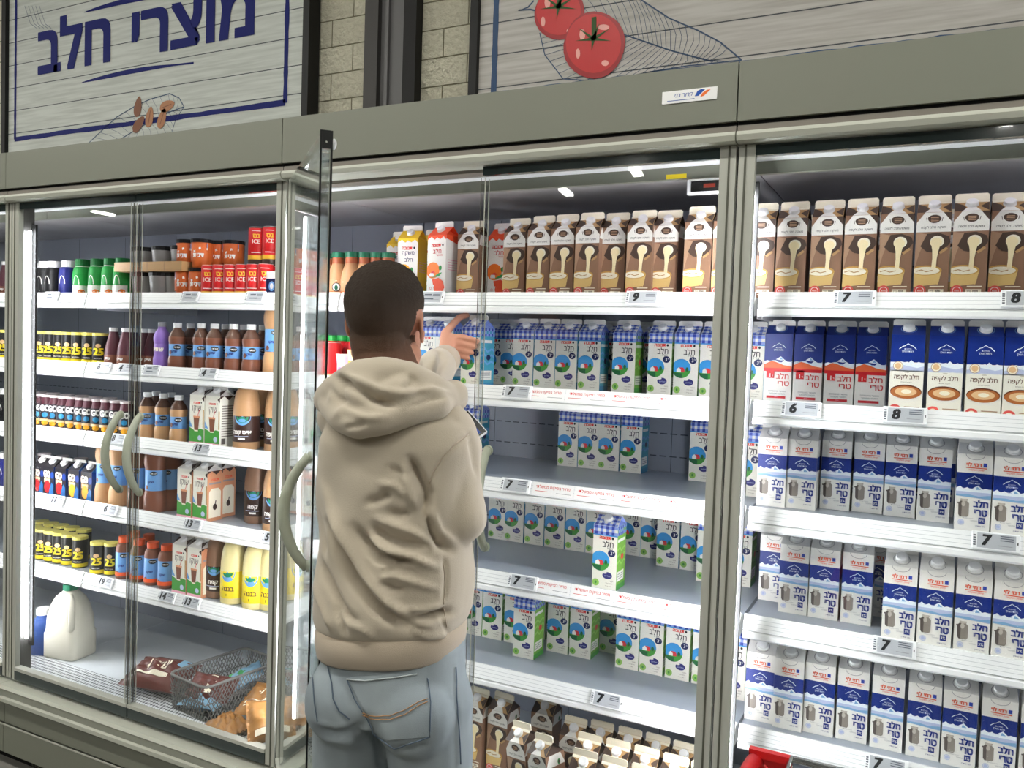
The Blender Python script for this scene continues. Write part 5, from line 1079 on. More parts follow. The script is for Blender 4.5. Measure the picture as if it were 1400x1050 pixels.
# ------------------------------------------------------------------ deck of the closed-door cabinet
def pillow(name, L_, W_, H_, m, seed, paint=None):
    """soft filled pouch: puffed in the middle, flat crimped ends"""
    rnd = random.Random(seed); b = MB(); nu, nv = 26, 16; ph = [rnd.uniform(0, 6.28) for _ in range(6)]
    def surf(s, u, v):
        x = (u-0.5)*L_; y = (v-0.5)*W_*(1-0.10*math.sin(math.pi*u))
        pu = max(0, math.sin(math.pi*min(1, max(0, (u-0.05)/0.90))))**0.45; pv = max(0, math.sin(math.pi*v))**0.5
        wr = 0.006*math.sin(23*u+ph[0]+6*v)*pv+0.005*math.sin(31*v+ph[1]+9*u)+0.004*math.sin(17*(u+v)+ph[2])
        z = H_/2*pu*pv+wr*pu*pv
        edge = 0.004*math.sin(40*v+ph[3])*(1-pu)
        return (x, y, H_/2+(z if s > 0 else -z*0.92)+edge)
    for s in (1, -1):
        V = [surf(s, i/nu, j/nv) for j in range(nv+1) for i in range(nu+1)]
        Fs = [(j*(nu+1)+i, j*(nu+1)+i+1, (j+1)*(nu+1)+i+1, (j+1)*(nu+1)+i) for j in range(nv) for i in range(nu)]
        b.add(V, Fs if s > 0 else [f[::-1] for f in Fs], m, True)
    if paint:
        def fm(u, v, l):
            p = surf(1, min(1, max(0, u/L_+0.5)), min(1, max(0, v/W_+0.5))); return (p[0], p[1], p[2]+0.0012+l*2)
        paint(Art(b, fm, 0.01))
    return b.build(name)
M_('pouch_brown', 96, 50, 44, rough=0.38, coat=0.1); M_('pouch_tan', 150, 106, 56, rough=0.38, coat=0.1); M_('pouch_blue', 140, 184, 212, rough=0.35, coat=0.1)
def pr_choc(A): A.text('שוקו', 0.0, 0.002, 0.050, 'foam', 2, 0.03, maxw=0.085); A.rect(-0.07, -0.045, 0.06, -0.032, 'foam', 2); A.rect(0.06, 0.02, 0.10, 0.06, 'pouch_blue', 2)
def pr_tan(A): A.text('שוקו', 0.0, 0.005, 0.045, 'foam', 2, 0.03, maxw=0.085); A.rect(-0.08, -0.052, 0.08, -0.034, 'foam', 2); A.rect(-0.07, -0.048, 0.07, -0.040, 'coffee_brown', 3)
zd = DECK_Z+0.001
o = pillow('drink_pouch', 0.235, 0.16, 0.085, 'pouch_brown', 1, pr_choc); o.location = (-2.325, 1.990, zd+0.018); o.rotation_euler = (0.30, 0, 0.20); tag(o, 'dark brown drink pouch lying on the white deck beside the basket', 'pouch')
o = pillow('drink_pouch', 0.22, 0.15, 0.085, 'pouch_tan', 2, pr_tan); o.location = (-1.835, 2.02, zd+0.024); o.rotation_euler = (0.35, -0.05, 0.15); tag(o, 'golden brown drink pouch leaning beside the grey basket', 'pouch', 'golden pouches')
o = pillow('drink_pouch', 0.20, 0.14, 0.08, 'pouch_tan', 3, pr_tan); o.location = (-1.735, 1.925, zd+0.045); o.rotation_euler = (0.75, 0.0, 0.85); tag(o, 'golden brown drink pouch propped in the corner by the door stile', 'pouch', 'golden pouches')
o = pillow('drink_pouch', 0.14, 0.10, 0.04, 'pouch_tan', 4, None); o.location = (-1.90, 1.885, zd+0.003); o.rotation_euler = (0.1, 0, -0.2); tag(o, 'small flat golden pouch lying in front of the bigger ones', 'pouch')
# lattice basket
b = MB(); M_('basket_grey', 112, 112, 110, rough=0.4)
bw, bd, bh = 0.178, 0.285, 0.118
def wall(p0, p1, flare):
    p0 = np.array(p0); p1 = np.array(p1); d = p1-p0; Ln = np.linalg.norm(d); n = int(Ln/0.013)
    up = np.array([flare[0], flare[1], bh])
    for k in range(n+1):
        for s in (1, -1):
            for j in range(5):
                a0 = k/n+s*j*(0.5/n)*1.0; a1 = k/n+s*(j+1)*(0.5/n)
                if not (0 <= a0 <= 1 and 0 <= a1 <= 1): continue
                for c in (0, 1):
                    q0 = p0+d*(a0)+up*((j+5*c)/10 if c == 0 else (j+5)/10); q1 = p0+d*a1+up*((j+1)/10 if c == 0 else (j+6)/10)
                    b.tube([q0, q1], 0.0016, 'basket_grey', 4, smooth=False)
x0, x1, y0, y1 = -bw/2, bw/2, -bd/2, bd/2; fl = 0.010
wall((x0, y0, 0), (x1, y0, 0), (0, -fl)); wall((x1, y0, 0), (x1, y1, 0), (fl, 0)); wall((x0, y1, 0), (x1, y1, 0), (0, fl)); wall((x0, y0, 0), (x0, y1, 0), (-fl, 0))
b.box(x0, x1, y0, y1, 0, 0.003, 'basket_grey')
for z, g in ((0.003, 0), (bh*0.5, fl/2)): b.tube([(x0-g, y0-g, z), (x1+g, y0-g, z), (x1+g, y1+g, z), (x0-g, y1+g, z)], 0.002, 'basket_grey', 5, closed=True, smooth=False)
rt = empty('storage_basket', (-2.075, 2.035, zd)); rt.rotation_euler.z = -0.13; tag(rt, 'grey plastic lattice basket holding pouches on the deck', 'basket')
b.build('lattice_body', rt)
rb = MB(); g = fl; r_ = 0.03; pts = []
for cx, cy, a0 in ((x1+g-r_, y1+g-r_, 0), (x0-g+r_, y1+g-r_, 90), (x0-g+r_, y0-g+r_, 180), (x1+g-r_, y0-g+r_, 270)):
    for k in range(6): a = math.radians(a0+18*k); pts.append((cx+r_*math.cos(a), cy+r_*math.sin(a), bh))
rb.tube(pts, 0.0048, 'basket_grey', 8, closed=True); rb.build('rim', rt)
o = pillow('drink_pouch', 0.15, 0.11, 0.05, 'pouch_brown', 6, lambda A: A.rect(-0.012, -0.04, 0.012, 0.04, 'foam', 2)); o.location = (-2.085, 1.985, zd+0.045); o.rotation_euler = (0.5, 0.1, 0.4); tag(o, 'brown pouch with a white band inside the grey basket', 'pouch')
o = pillow('drink_pouch', 0.15, 0.09, 0.04, 'pouch_blue', 7, lambda A: A.rect(-0.03, -0.02, 0.04, 0.02, 'leaf_green', 2)); o.location = (-2.045, 2.085, zd+0.050); o.rotation_euler = (0.2, -0.45, 0.9); tag(o, 'pale blue pouch inside the grey basket', 'pouch')
o = pillow('drink_pouch', 0.14, 0.09, 0.05, 'pouch_blue', 8, None); o.location = (-2.08, 1.945, zd+0.006); o.rotation_euler = (0, 0, 0.2); tag(o, 'pale blue pouch at the bottom of the grey basket', 'pouch')
# milk jug
def rr(w, d, r, n=5):
    P_ = []
    for cx, cy, a0 in ((w/2-r, d/2-r, 0), (-w/2+r, d/2-r, 90), (-w/2+r, -d/2+r, 180), (w/2-r, -d/2+r, 270)):
        for k in range(n+1): a = math.radians(a0+90*k/n); P_.append((cx+r*math.cos(a), cy+r*math.sin(a)))
    return P_
b = MB(); rings = []
for z, w, d, r, ox in ((0, .145, .115, .02, 0), (.006, .155, .125, .025, 0), (.09, .155, .125, .025, 0), (.10, .150, .120, .03, 0), (.15, .148, .118, .035, 0), (.195, .135, .108, .045, 0), (.225, .105, .090, .042, .0), (.243, .062, .062, .03, .0), (.250, .046, .046, .0225, 0), (.262, .046, .046, .0225, 0)):
    rings.append([(x+ox, y, z) for x, y in rr(w, d, r)])
N_ = len(rings[0]); b.add([p for q in rings for p in q], [(k*N_+i, k*N_+(i+1) % N_, (k+1)*N_+(i+1) % N_, (k+1)*N_+i) for k in range(len(rings)-1) for i in range(N_)]+[tuple(range(N_))[::-1]], 'jug', True)
rt = empty('milk_jug', (-2.885, 2.035, zd)); rt.rotation_euler.z = 0.15; tag(rt, 'large cream plastic milk jug with green cap on the deck', 'jug')
b.build('body', rt)
cb = MB(); cb.lathe([(.027, .252), (.027, .270), (.024, .273)], 'jug_cap', 20); cb.build('cap', rt)
hb = MB(); hb.tube([(.030, -.030, .236), (.052, -.046, .222), (.064, -.056, .190), (.066, -.058, .150), (.060, -.054, .122), (.050, -.046, .112)], [.011, .012, .012, .012, .012, .010], 'jug', 10); hb.build('handle', rt)
o = None
b = MB(); b.lathe(shoulder(0.045, 0.15, 0.10, 0.025, 0.135), 'label_navy', 20); o = b.build('detergent_bottle', None, (-2.985, 1.995, zd)); cb = MB(); cb.lathe([(.026, .15), (.026, .17), (.024, .173)], 'cap_white', 16); cb.build('cap', o); tag(o, 'dark blue bottle half hidden behind the milk jug', 'bottle')
# ------------------------------------------------------------------ the reaching man
M_('skin', 196, 142, 118, rough=0.5); M_('lip', 176, 110, 98, rough=0.5); M_('eye_white', 230, 228, 224, rough=0.3); M_('iris', 60, 42, 30, rough=0.3)
mat('hoodie_cloth', (184, 173, 154), 0.9, spec=0.2, bump=(420, 0.25, 0.0015), sheen=0.25)
mat('hoodie_rib', (179, 165, 146), 0.9, spec=0.2, bump=(500, 0.3, 0.0015), sheen=0.2)
mat('denim', (140, 150, 156), 0.85, spec=0.2, noise=(9.0, (158, 168, 172), (1, 1, 0.6), 0.35, 0.7), bump=(600, 0.25, 0.001))
mat('denim_seam', (86, 100, 116), 0.85, spec=0.2); mat('denim_light', (176, 184, 186), 0.85, spec=0.2); mat('stitch', (168, 128, 84), 0.8); mat('shoe_white', (215, 213, 208), 0.5); mat('sole', (235, 233, 228), 0.6)

def fuse(b, name, voxel, smooth_it=6, fac=0.5):
    """join overlapping shapes into one continuous skin"""
    o = b.build(name)
    r = o.modifiers.new('r', 'REMESH'); r.mode = 'VOXEL'; r.voxel_size = voxel; r.use_smooth_shade = True
    s = o.modifiers.new('s', 'SMOOTH'); s.iterations = smooth_it; s.factor = fac
    dg = bpy.context.evaluated_depsgraph_get(); dg.update()
    me = bpy.data.meshes.new_from_object(o.evaluated_get(dg))
    old = o.data; o.modifiers.clear(); o.data = me; me.name = name; bpy.data.meshes.remove(old)
    me.materials.clear()
    for m in b.mats: me.materials.append(m)
    me.polygons.foreach_set('material_index', [0]*len(me.polygons)); me.polygons.foreach_set('use_smooth', [True]*len(me.polygons))
    return o
def coords(me): a = np.empty(len(me.vertices)*3); me.vertices.foreach_get('co', a); return a.reshape(-1, 3)
def normals(me): a = np.empty(len(me.vertices)*3); me.vertices.foreach_get('normal', a); return a.reshape(-1, 3)
def set_co(me, c): me.vertices.foreach_set('co', np.ascontiguousarray(c).ravel()); me.update()
def seg_dist(p, pts):
    """distance of 2-D points to a polyline, with the place along it (0..1)"""
    best = np.full(len(p), 1e9); par = np.zeros(len(p)); pts = [np.array(q, float) for q in pts]; n = len(pts)-1
    for i in range(n):
        d = pts[i+1]-pts[i]; t = np.clip(((p-pts[i]) @ d)/(d @ d), 0, 1); e = np.linalg.norm(p-(pts[i]+t[:, None]*d), axis=1)
        k = e < best; best[k] = e[k]; par[k] = (i+t[k])/n
    return best, par

HEAD_ = math.radians(9.0)
FW = np.array([-math.sin(HEAD_), math.cos(HEAD_), 0]); RT = np.array([math.cos(HEAD_), math.sin(HEAD_), 0]); UP = np.array([0, 0, 1.0])
T0 = np.array([-0.962, 1.405, 0.0])
def body(r, f, z): return T0+RT*r+FW*f+UP*z
PERSON = empty('person', (T0[0], T0[1], 0)); tag(PERSON, 'man in beige hoodie and pale jeans reaching for a milk carton, seen from behind', 'person')
class QB(PB):
    pass
def bind(o):                                   # parent a mesh built in absolute space to the person
    set_co(o.data, coords(o.data)-np.array([T0[0], T0[1], 0])); o.parent = PERSON
def bind_to(o, p): set_co(o.data, coords(o.data)-np.array([T0[0], T0[1], 0])); o.parent = p

# joints
HEADC = atd(527, 436, 1.70)
HH = math.radians(9.0+5.0); HF = np.array([-math.sin(HH), math.cos(HH), 0.10]); HF /= np.linalg.norm(HF)
HR = np.array([math.cos(HH), math.sin(HH), 0]); HU = np.cross(HR, HF)
HM = np.stack([HR, HF, HU], 1)
def hd(r, f, u): return HEADC+HM @ np.array([r, f, u])
HROT = np.array([[math.cos(-0.13), -math.sin(-0.13), 0], [math.sin(-0.13), math.cos(-0.13), 0], [0, 0, 1.0]])
def hl(x, y, z): return np.array(HELD.location)+HROT @ np.array([x, y, z])      # a point in the held carton's own frame
KN_M = hl(-0.050, -0.058, 0.118)
WRIST_L = atd(607, 494, float((KN_M-EYEP) @ FWD)-0.045)
SH_L = body(-0.140, 0.03, 1.395); SH_R = body(0.098, 0.0, 1.380)
EL_L = SH_L*0.47+WRIST_L*0.53+np.array([0.01, 0, -0.03])
EL_R = atd(625, 704, 1.66)
WR_R = EL_R+FW*0.180+RT*(-0.115)+UP*0.150
# ---- body: one continuous skin under the clothes
b = MB(); S = 'skin'
b.ellipsoid(hd(0, -0.004, 0.022), (0.0755, 0.096, 0.086), S, HM, 28, 18)      # cranium
b.ellipsoid(hd(0, 0.030, -0.045), (0.062, 0.070, 0.075), S, HM)               # face
b.ellipsoid(hd(0, 0.062, -0.098), (0.036, 0.030, 0.024), S, HM)               # chin
b.ellipsoid(hd(0, -0.046, -0.036), (0.055, 0.038, 0.066), S, HM)              # occiput to nape
for s in (-1, 1): b.capsule(hd(s*0.055, 0.0, -0.070), hd(s*0.030, 0.060, -0.100), 0.022, 0.018, S); b.ellipsoid(hd(s*0.036, 0.078, -0.035), (0.022, 0.016, 0.018), S, HM)
b.capsule(hd(0, 0.098, 0.0), hd(0, 0.112, -0.038), 0.009, 0.012, S); b.ellipsoid(hd(0, 0.086, 0.020), (0.05, 0.016, 0.012), S, HM)
b.ellipsoid(hd(0, 0.094, -0.068), (0.022, 0.010, 0.007), S, HM); b.ellipsoid(hd(0, 0.092, -0.079), (0.019, 0.010, 0.007), S, HM)
NK = body(0, -0.005, 1.43)
b.capsule(hd(0, -0.022, -0.060), NK, 0.059, 0.066, S, 20)
def limb(P0, P1, r0, r1): b.capsule(P0, P1, r0, r1, S, 14)
for r, f, z, a, c in ((0, 0, 1.30, 0.13, 0.09), (0, 0.0, 1.15, 0.125, 0.09), (0, -0.01, 0.99, 0.120, 0.085)): b.ellipsoid(body(r, f, z), (a, c, 0.14), S, np.stack([RT, FW, UP], 1))
limb(body(-0.06, 0, 1.40), SH_L-UP*0.01, 0.042, 0.040); limb(body(0.06, 0, 1.39), SH_R-UP*0.012, 0.042, 0.040)
limb(SH_L-UP*0.01, EL_L, 0.042, 0.037); limb(EL_L, WRIST_L, 0.037, 0.027); limb(SH_R-UP*0.012, EL_R, 0.042, 0.038); limb(EL_R, WR_R, 0.039, 0.027)
HIP = [body(s*0.075, -0.01, 0.84) for s in (-1, 1)]; KN = [body(-0.105, 0.02, 0.47), body(0.11, 0.0, 0.47)]; AN = [body(-0.115, -0.02, 0.09), body(0.125, -0.05, 0.09)]
for i in range(2): limb(HIP[i], KN[i], 0.078, 0.052); limb(KN[i], AN[i], 0.052, 0.036); b.capsule(AN[i]+FW*-0.02-UP*0.05, AN[i]+FW*0.13-UP*0.062, 0.036, 0.026, S)
# ears
def ear(s):
    c = hd(s*0.076, 0.004, -0.016); E_ = np.stack([HR*s*0.35-HF*0.93, HU, np.cross(HR*s*0.35-HF*0.93, HU)], 1)
    for k in range(11):
        t = math.radians(-70+k*25); p0 = c+E_ @ np.array([0.014*math.cos(t)+0.002, 0.026*math.sin(t)+0.003, 0]); t2 = math.radians(-70+(k+1)*25)
        p1 = c+E_ @ np.array([0.014*math.cos(t2)+0.002, 0.026*math.sin(t2)+0.003, 0]); b.capsule(p0, p1, 0.0048, 0.0048, S, 8)
    b.ellipsoid(c, (0.012, 0.024, 0.0045), S, E_, 12, 8); b.ellipsoid(c-HU*0.026+HF*0.004, (0.007, 0.008, 0.005), S, E_, 10, 6)
ear(1); ear(-1)
# left hand: palm from the wrist to the carton's corner, thumb up over the gable, fingers laid across the front
def hand(wr, palm_to, side, nrm, fingers, thumb, pl=0.085, wd=0.040):
    """palm slab between wrist and knuckles; fingers: list of joint chains in absolute space"""
    d = palm_to-wr; d /= np.linalg.norm(d)
    for k in (-1.5, -0.5, 0.5, 1.5):
        b.capsule(wr+side*k*0.010, palm_to+side*k*wd/2*0.92, 0.0165, 0.0125, S, 10)
    for ch, r in fingers+[thumb]:
        for i in range(len(ch)-1): b.capsule(ch[i], ch[i+1], r*(1-0.09*i), r*(1-0.09*(i+1)), S, 10)
kn = [hl(-0.048, -0.056, 0.139), hl(-0.050, -0.059, 0.121), hl(-0.050, -0.059, 0.104), hl(-0.050, -0.056, 0.089)]
sd = (kn[0]-kn[3])/np.linalg.norm(kn[0]-kn[3])
for q, k_ in zip((-1.3, -0.4, 0.4, 1.3), kn): b.capsule(WRIST_L-sd*q*0.010, k_, 0.0175, 0.0120, S, 10)
b.capsule(WRIST_L+sd*0.012, hl(-0.070, -0.062, 0.150), 0.019, 0.0140, S, 10)      # ball of the thumb
def chain(pts, r):
    for i in range(len(pts)-1): b.capsule(pts[i], pts[i+1], r*(1-0.09*i), r*(1-0.09*(i+1)), S, 10)
chain([hl(-0.070, -0.062, 0.150), hl(-0.060, -0.042, 0.176), hl(-0.049, -0.024, 0.198), hl(-0.034, -0.013, 0.203)], 0.0122)
chain([kn[0], hl(-0.020, -0.050, 0.141), hl(0.010, -0.0455, 0.135), hl(0.030, -0.0425, 0.130)], 0.0096)
chain([kn[1], hl(-0.021, -0.051, 0.122), hl(0.006, -0.0455, 0.117), hl(0.022, -0.0425, 0.114)], 0.0096)
chain([kn[2], hl(-0.024, -0.051, 0.104), hl(-0.001, -0.0455, 0.099), hl(0.012, -0.0425, 0.097)], 0.0092)
chain([kn[3], hl(-0.028, -0.049, 0.087), hl(-0.010, -0.0445, 0.083), hl(0.000, -0.0420, 0.081)], 0.0084)
# right hand holding the phone
ph = atd(618, 600, 1.83); pn = np.array(-FW*0.75+UP*0.55+RT*0.3); pn /= np.linalg.norm(pn); pu = np.cross(pn, RT); pu /= np.linalg.norm(pu); pr = np.cross(pu, pn)
pm = WR_R*0.35+ph*0.65-pn*0.02
for q in (-1.2, -0.4, 0.4, 1.2): b.capsule(WR_R+pr*q*0.010, pm+pr*q*0.016-pn*0.004, 0.017, 0.0125, S, 10)
for q, L_ in zip((-1.3, -0.45, 0.45, 1.3), (0.055, 0.066, 0.062, 0.048)):
    k0 = pm+pr*q*0.017-pn*0.004; k1 = k0+pu*L_*0.55-pn*0.002; k2 = k1+pu*L_*0.40+pn*0.016; k3 = k2+pu*0.012+pn*0.012; chain([k0, k1, k2, k3], 0.0088)
k0 = pm+pr*0.030+pn*0.006; chain([pm+pr*0.02, k0+pu*0.012, k0+pu*0.035+pn*0.014, k0+pu*0.048+pn*0.016-pr*0.012], 0.0102)
o = fuse(b, 'body', 0.0036, 3, 0.5); bind(o); BODY = o
# eyes
eb = PB()
for s in (-1, 1): eb.ellipsoid(hd(s*0.031, 0.082, -0.004), (0.0115, 0.0115, 0.0085), 'eye_white', HM, 12, 8); eb.ellipsoid(hd(s*0.031, 0.0915, -0.003), (0.005, 0.0035, 0.005), 'iris', HM, 10, 6); eb.capsule(hd(s*0.046, 0.085, 0.016), hd(s*0.016, 0.096, 0.016), 0.0034, 0.0036, 'iris', 8)
eb.build('eyes', PERSON)
# hair: shell grown from the scalp, thick on top, faded at the sides and nape
me = BODY.data; C_ = coords(me)+np.array([T0[0], T0[1], 0]); N_n = normals(me); L_ = (C_-HEADC) @ HM
def hairline(l):
    """depth of hair (m) over each head point: 0 outside"""
    r, f, u = l[:, 0], l[:, 1], l[:, 2]
    low = np.where(f > 0.055, 0.050+0.12*np.maximum(0, f-0.075), np.where(f > 0.012, -0.005+(f-0.012)*1.25, -0.105))
    earcut = (np.abs(r) > 0.060) & (f > -0.022) & (u < 0.018)
    low = np.where(earcut, 0.018, low)
    t = np.clip((u-low)/0.012, 0, 1)
    thick = 0.0016+0.0085*np.clip((u-0.020)/0.07, 0, 1)
    return t*thick, t
hd_, tt = hairline(L_)
near = (np.linalg.norm(L_*np.array([1, 0.8, 0.8]), axis=1) < 0.125) & (np.abs(L_[:, 0]) < 0.0795) & (hd_ > 0)
sel = np.array([all(near[v] for v in p.vertices) for p in me.polygons]) if True else None
fid = np.nonzero(sel)[0]; used = sorted({v for i in fid for v in me.polygons[i].vertices}); remap = {v: i for i, v in enumerate(used)}
rng = np.random.default_rng(4); Cu = C_[used]; Nu = N_n[used]
off = hd_[used]+0.0010+rng.normal(0, 0.0007, len(used))*np.clip(hd_[used]/0.006, 0.2, 1)
hm = bpy.data.meshes.new('hair'); hm.from_pydata([tuple(p) for p in (Cu+Nu*off[:, None])], [], [tuple(remap[v] for v in me.polygons[i].vertices) for i in fid])
def hair_mat():
    m = bpy.data.materials.new('short_hair'); m.use_nodes = True; nt = m.node_tree; p = nt.nodes['Principled BSDF']; p.inputs['Roughness'].default_value = 0.75; p.inputs['Specular IOR Level'].default_value = 0.25
    at_ = nt.nodes.new('ShaderNodeAttribute'); at_.attribute_name = 'hair_amount'
    n = nt.nodes.new('ShaderNodeTexNoise'); n.inputs['Scale'].default_value = 260; n.inputs['Detail'].default_value = 3
    ad = nt.nodes.new('ShaderNodeMath'); ad.operation = 'MULTIPLY_ADD'; ad.inputs[1].default_value = 0.35; nt.links.new(n.outputs[0], ad.inputs[0]); nt.links.new(at_.outputs['Fac'], ad.inputs[2])
    r = nt.nodes.new('ShaderNodeValToRGB'); e = r.color_ramp.elements; e[0].position = 0.15; e[0].color = rgb(150, 108, 88); e[1].position = 0.62; e[1].color = rgb(82, 64, 52); x = e.new(1.0); x.color = rgb(56, 46, 38)
    nt.links.new(ad.outputs[0], r.inputs[0]); nt.links.new(r.outputs[0], p.inputs['Base Color'])
    bp = nt.nodes.new('ShaderNodeBump'); bp.inputs['Strength'].default_value = 0.8; bp.inputs['Distance'].default_value = 0.003; nt.links.new(n.outputs[0], bp.inputs['Height']); nt.links.new(bp.outputs[0], p.inputs['Normal'])
    return m
hm.materials.append(hair_mat()); hm.polygons.foreach_set('use_smooth', [True]*len(hm.polygons))
at_ = hm.attributes.new('hair_amount', 'FLOAT', 'POINT')
lu = L_[used]; dens = 0.60*np.clip((lu[:, 2]+0.125)/0.13, 0, 1)+0.32*np.clip(lu[:, 2]/0.07, 0, 1); dens *= np.clip(tt[used]*1.0, 0.0, 1); dens -= 0.30*np.clip((lu[:, 1]+0.01)/0.05, 0, 1)*np.clip((0.035-lu[:, 2])/0.03, 0, 1)
at_.data.foreach_set('value', np.clip(dens, 0, 1).astype(np.float32))
ho = bpy.data.objects.new('hair', hm); COL.objects.link(ho); bind(ho)

# ---- hoodie
b = MB(); K = 'hoodie_cloth'
def ring_loft(b, rows, m, n=40):
    V = []; Fs = []
    for (r, f, z, a, c, tz) in rows:
        for i in range(n):
            t = 2*math.pi*i/n; ct, st = math.cos(t), math.sin(t); ex = 0.86
            x = a*math.copysign(abs(ct)**ex, ct); y = c*math.copysign(abs(st)**ex, st); V.append(body(r+x, f+y, z+tz*x))
    for k in range(len(rows)-1):
        for i in range(n): j = (i+1) % n; Fs.append((k*n+i, k*n+j, (k+1)*n+j, (k+1)*n+i))
    Fs += [tuple(range(n))[::-1], tuple((len(rows)-1)*n+i for i in range(n))]
    b.add(V, Fs, m, True)
TORSO = [(-0.008, 0, 0.968, 0.148, 0.118, 0.09), (-0.008, 0, 0.982, 0.158, 0.131, 0.09), (-0.006, 0, 1.01, 0.164, 0.138, 0.07), (-0.004, 0.0, 1.06, 0.162, 0.134, 0.03), (-0.004, 0.0, 1.12, 0.160, 0.130, 0), (-0.006, 0, 1.20, 0.160, 0.127, 0), (-0.004, 0, 1.28, 0.168, 0.126, 0), (-0.002, 0, 1.35, 0.168, 0.122, 0), (0.0, 0.0, 1.395, 0.152, 0.110, 0), (0.0, 0.0, 1.43, 0.118, 0.092, 0), (0, 0.0, 1.455, 0.080, 0.078, 0)]
ring_loft(b, TORSO, K)
b.capsule(body(0.07, 0.0, 1.395), SH_R, 0.072, 0.062, K, 18); b.capsule(body(-0.07, 0.01, 1.395), SH_L, 0.072, 0.062, K, 18)
MIDR = SH_R*0.5+EL_R*0.5
b.capsule(SH_R, MIDR, 0.062, 0.060, K, 18); b.capsule(MIDR, EL_R, 0.060, 0.061, K, 18); b.capsule(EL_R, EL_R*0.45+WR_R*0.55, 0.060, 0.052, K, 18); b.capsule(EL_R*0.45+WR_R*0.55, WR_R, 0.052, 0.040, K, 18)
b.capsule(SH_L, EL_L, 0.062, 0.058, K, 18); b.capsule(EL_L, WRIST_L*0.80+EL_L*0.20, 0.062, 0.052, K, 18); b.capsule(WRIST_L*0.80+EL_L*0.20, WRIST_L*0.99+EL_L*0.01, 0.050, 0.040, K, 18)
o = fuse(b, 'hoodie', 0.0062, 5, 0.5)
# folds: ridges and valleys pressed into the cloth along traced lines (px lines taken on the back)
C_ = coords(o.data); N_n = normals(o.data); Pp = project(C_); view = (EYEP-C_); view /= np.linalg.norm(view, axis=1)[:, None]
facing = np.clip((N_n*view).sum(1)*2.5, 0, 1)
FOLDS = [([(484, 722), (500, 744), (520, 762), (545, 768), (566, 768)], 7, -0.020), ([(470, 690), (500, 728), (530, 752), (566, 766)], 6, 0.0), ([(500, 735), (530, 754), (565, 762), (598, 776)], 5, 0.012),
 ([(446, 716), (462, 750), (484, 792), (512, 826), (540, 850), (568, 861)], 7, -0.020), ([(456, 700), (474, 742), (498, 786), (528, 822), (560, 846), (590, 856)], 6, 0.012),
 ([(434, 760), (446, 792), (460, 820), (474, 840), (490, 852)], 5, -0.014), ([(430, 790), (440, 828), (452, 862)], 4, 0.007), ([(456, 826), (464, 848), (474, 868)], 4, -0.009), ([(480, 850), (500, 862), (512, 872)], 4, 0.006),
 ([(510, 722), (528, 736), (550, 744), (580, 746)], 6, -0.014), ([(512, 708), (536, 718), (566, 728), (590, 744)], 5, 0.009),
 ([(522, 782), (546, 780), (570, 784)], 4, -0.008), ([(526, 798), (540, 806), (552, 806)], 4, -0.010), ([(520, 790), (536, 786), (566, 796), (600, 806)], 4, 0.007),
 ([(548, 842), (566, 848), (584, 844), (606, 838), (620, 838)], 5, -0.014), ([(556, 832), (580, 834), (606, 828)], 4, 0.008), ([(560, 862), (585, 870), (620, 868)], 4, 0.006),
 ([(560, 628), (568, 642), (577, 660), (585, 674), (584, 690), (580, 706)], 6, -0.024), ([(551, 640), (560, 668), (570, 694)], 5, 0.010), ([(530, 640), (548, 646), (562, 652)], 5, -0.007), ([(502, 688), (518, 682), (534, 674)], 5, -0.010), ([(530, 700), (546, 704), (560, 702)], 5, -0.010), ([(520, 660), (540, 664), (558, 680)], 5, 0.006),
 ([(585, 705), (592, 728), (602, 745), (618, 752)], 5, -0.020), ([(590, 700), (600, 726), (622, 742)], 5, 0.006),
 ([(640, 596), (646, 620), (654, 650)], 4, -0.006), ([(432, 690), (438, 730), (444, 760)], 4, -0.008), ([(440, 660), (452, 700), (470, 740)], 5, 0.006),
 ([(606, 760), (610, 790), (607, 820)], 3, -0.004), ([(604, 842), (612, 866), (615, 882)], 2.5, -0.003),
 ([(600, 478), (604, 490), (600, 512)], 5, -0.010), ([(588, 472), (594, 486), (590, 506)], 5, 0.008), ([(580, 486), (578, 500), (582, 520)], 4, -0.007)]
disp = np.zeros(len(C_))
for pts, w, amp in FOLDS:
    if amp == 0: continue
    d, par = seg_dist(Pp, pts); taper = np.clip(np.minimum(par, 1-par)*4+0.25, 0, 1)
    disp += 1.3*amp*np.exp(-(d/w)**2)*taper
arm_r = ((C_-EL_R) @ RT) > -0.20
rngn = np.sin(C_[:, 2]*46+C_[:, 0]*21)*0.0016+np.sin(C_[:, 2]*27-C_[:, 0]*38+C_[:, 1]*20)*0.0022
C_ = C_+N_n*((disp*facing)+rngn)[:, None]
# pull-in under the shoulder seam of the near arm
d, par = seg_dist(project(C_), [(641, 594), (624, 606), (606, 624), (592, 646), (586, 668)])
C_ = C_+N_n*(-(0.002*np.exp(-(d/2.5)**2))+0.002*np.exp(-((d-5.0)/2.5)**2))[:, None]*facing[:, None]
set_co(o.data, C_); htree = BVHTree.FromPolygons([tuple(p) for p in C_], [tuple(p.vertices) for p in o.data.polygons]); bind(o); HOODIE = o
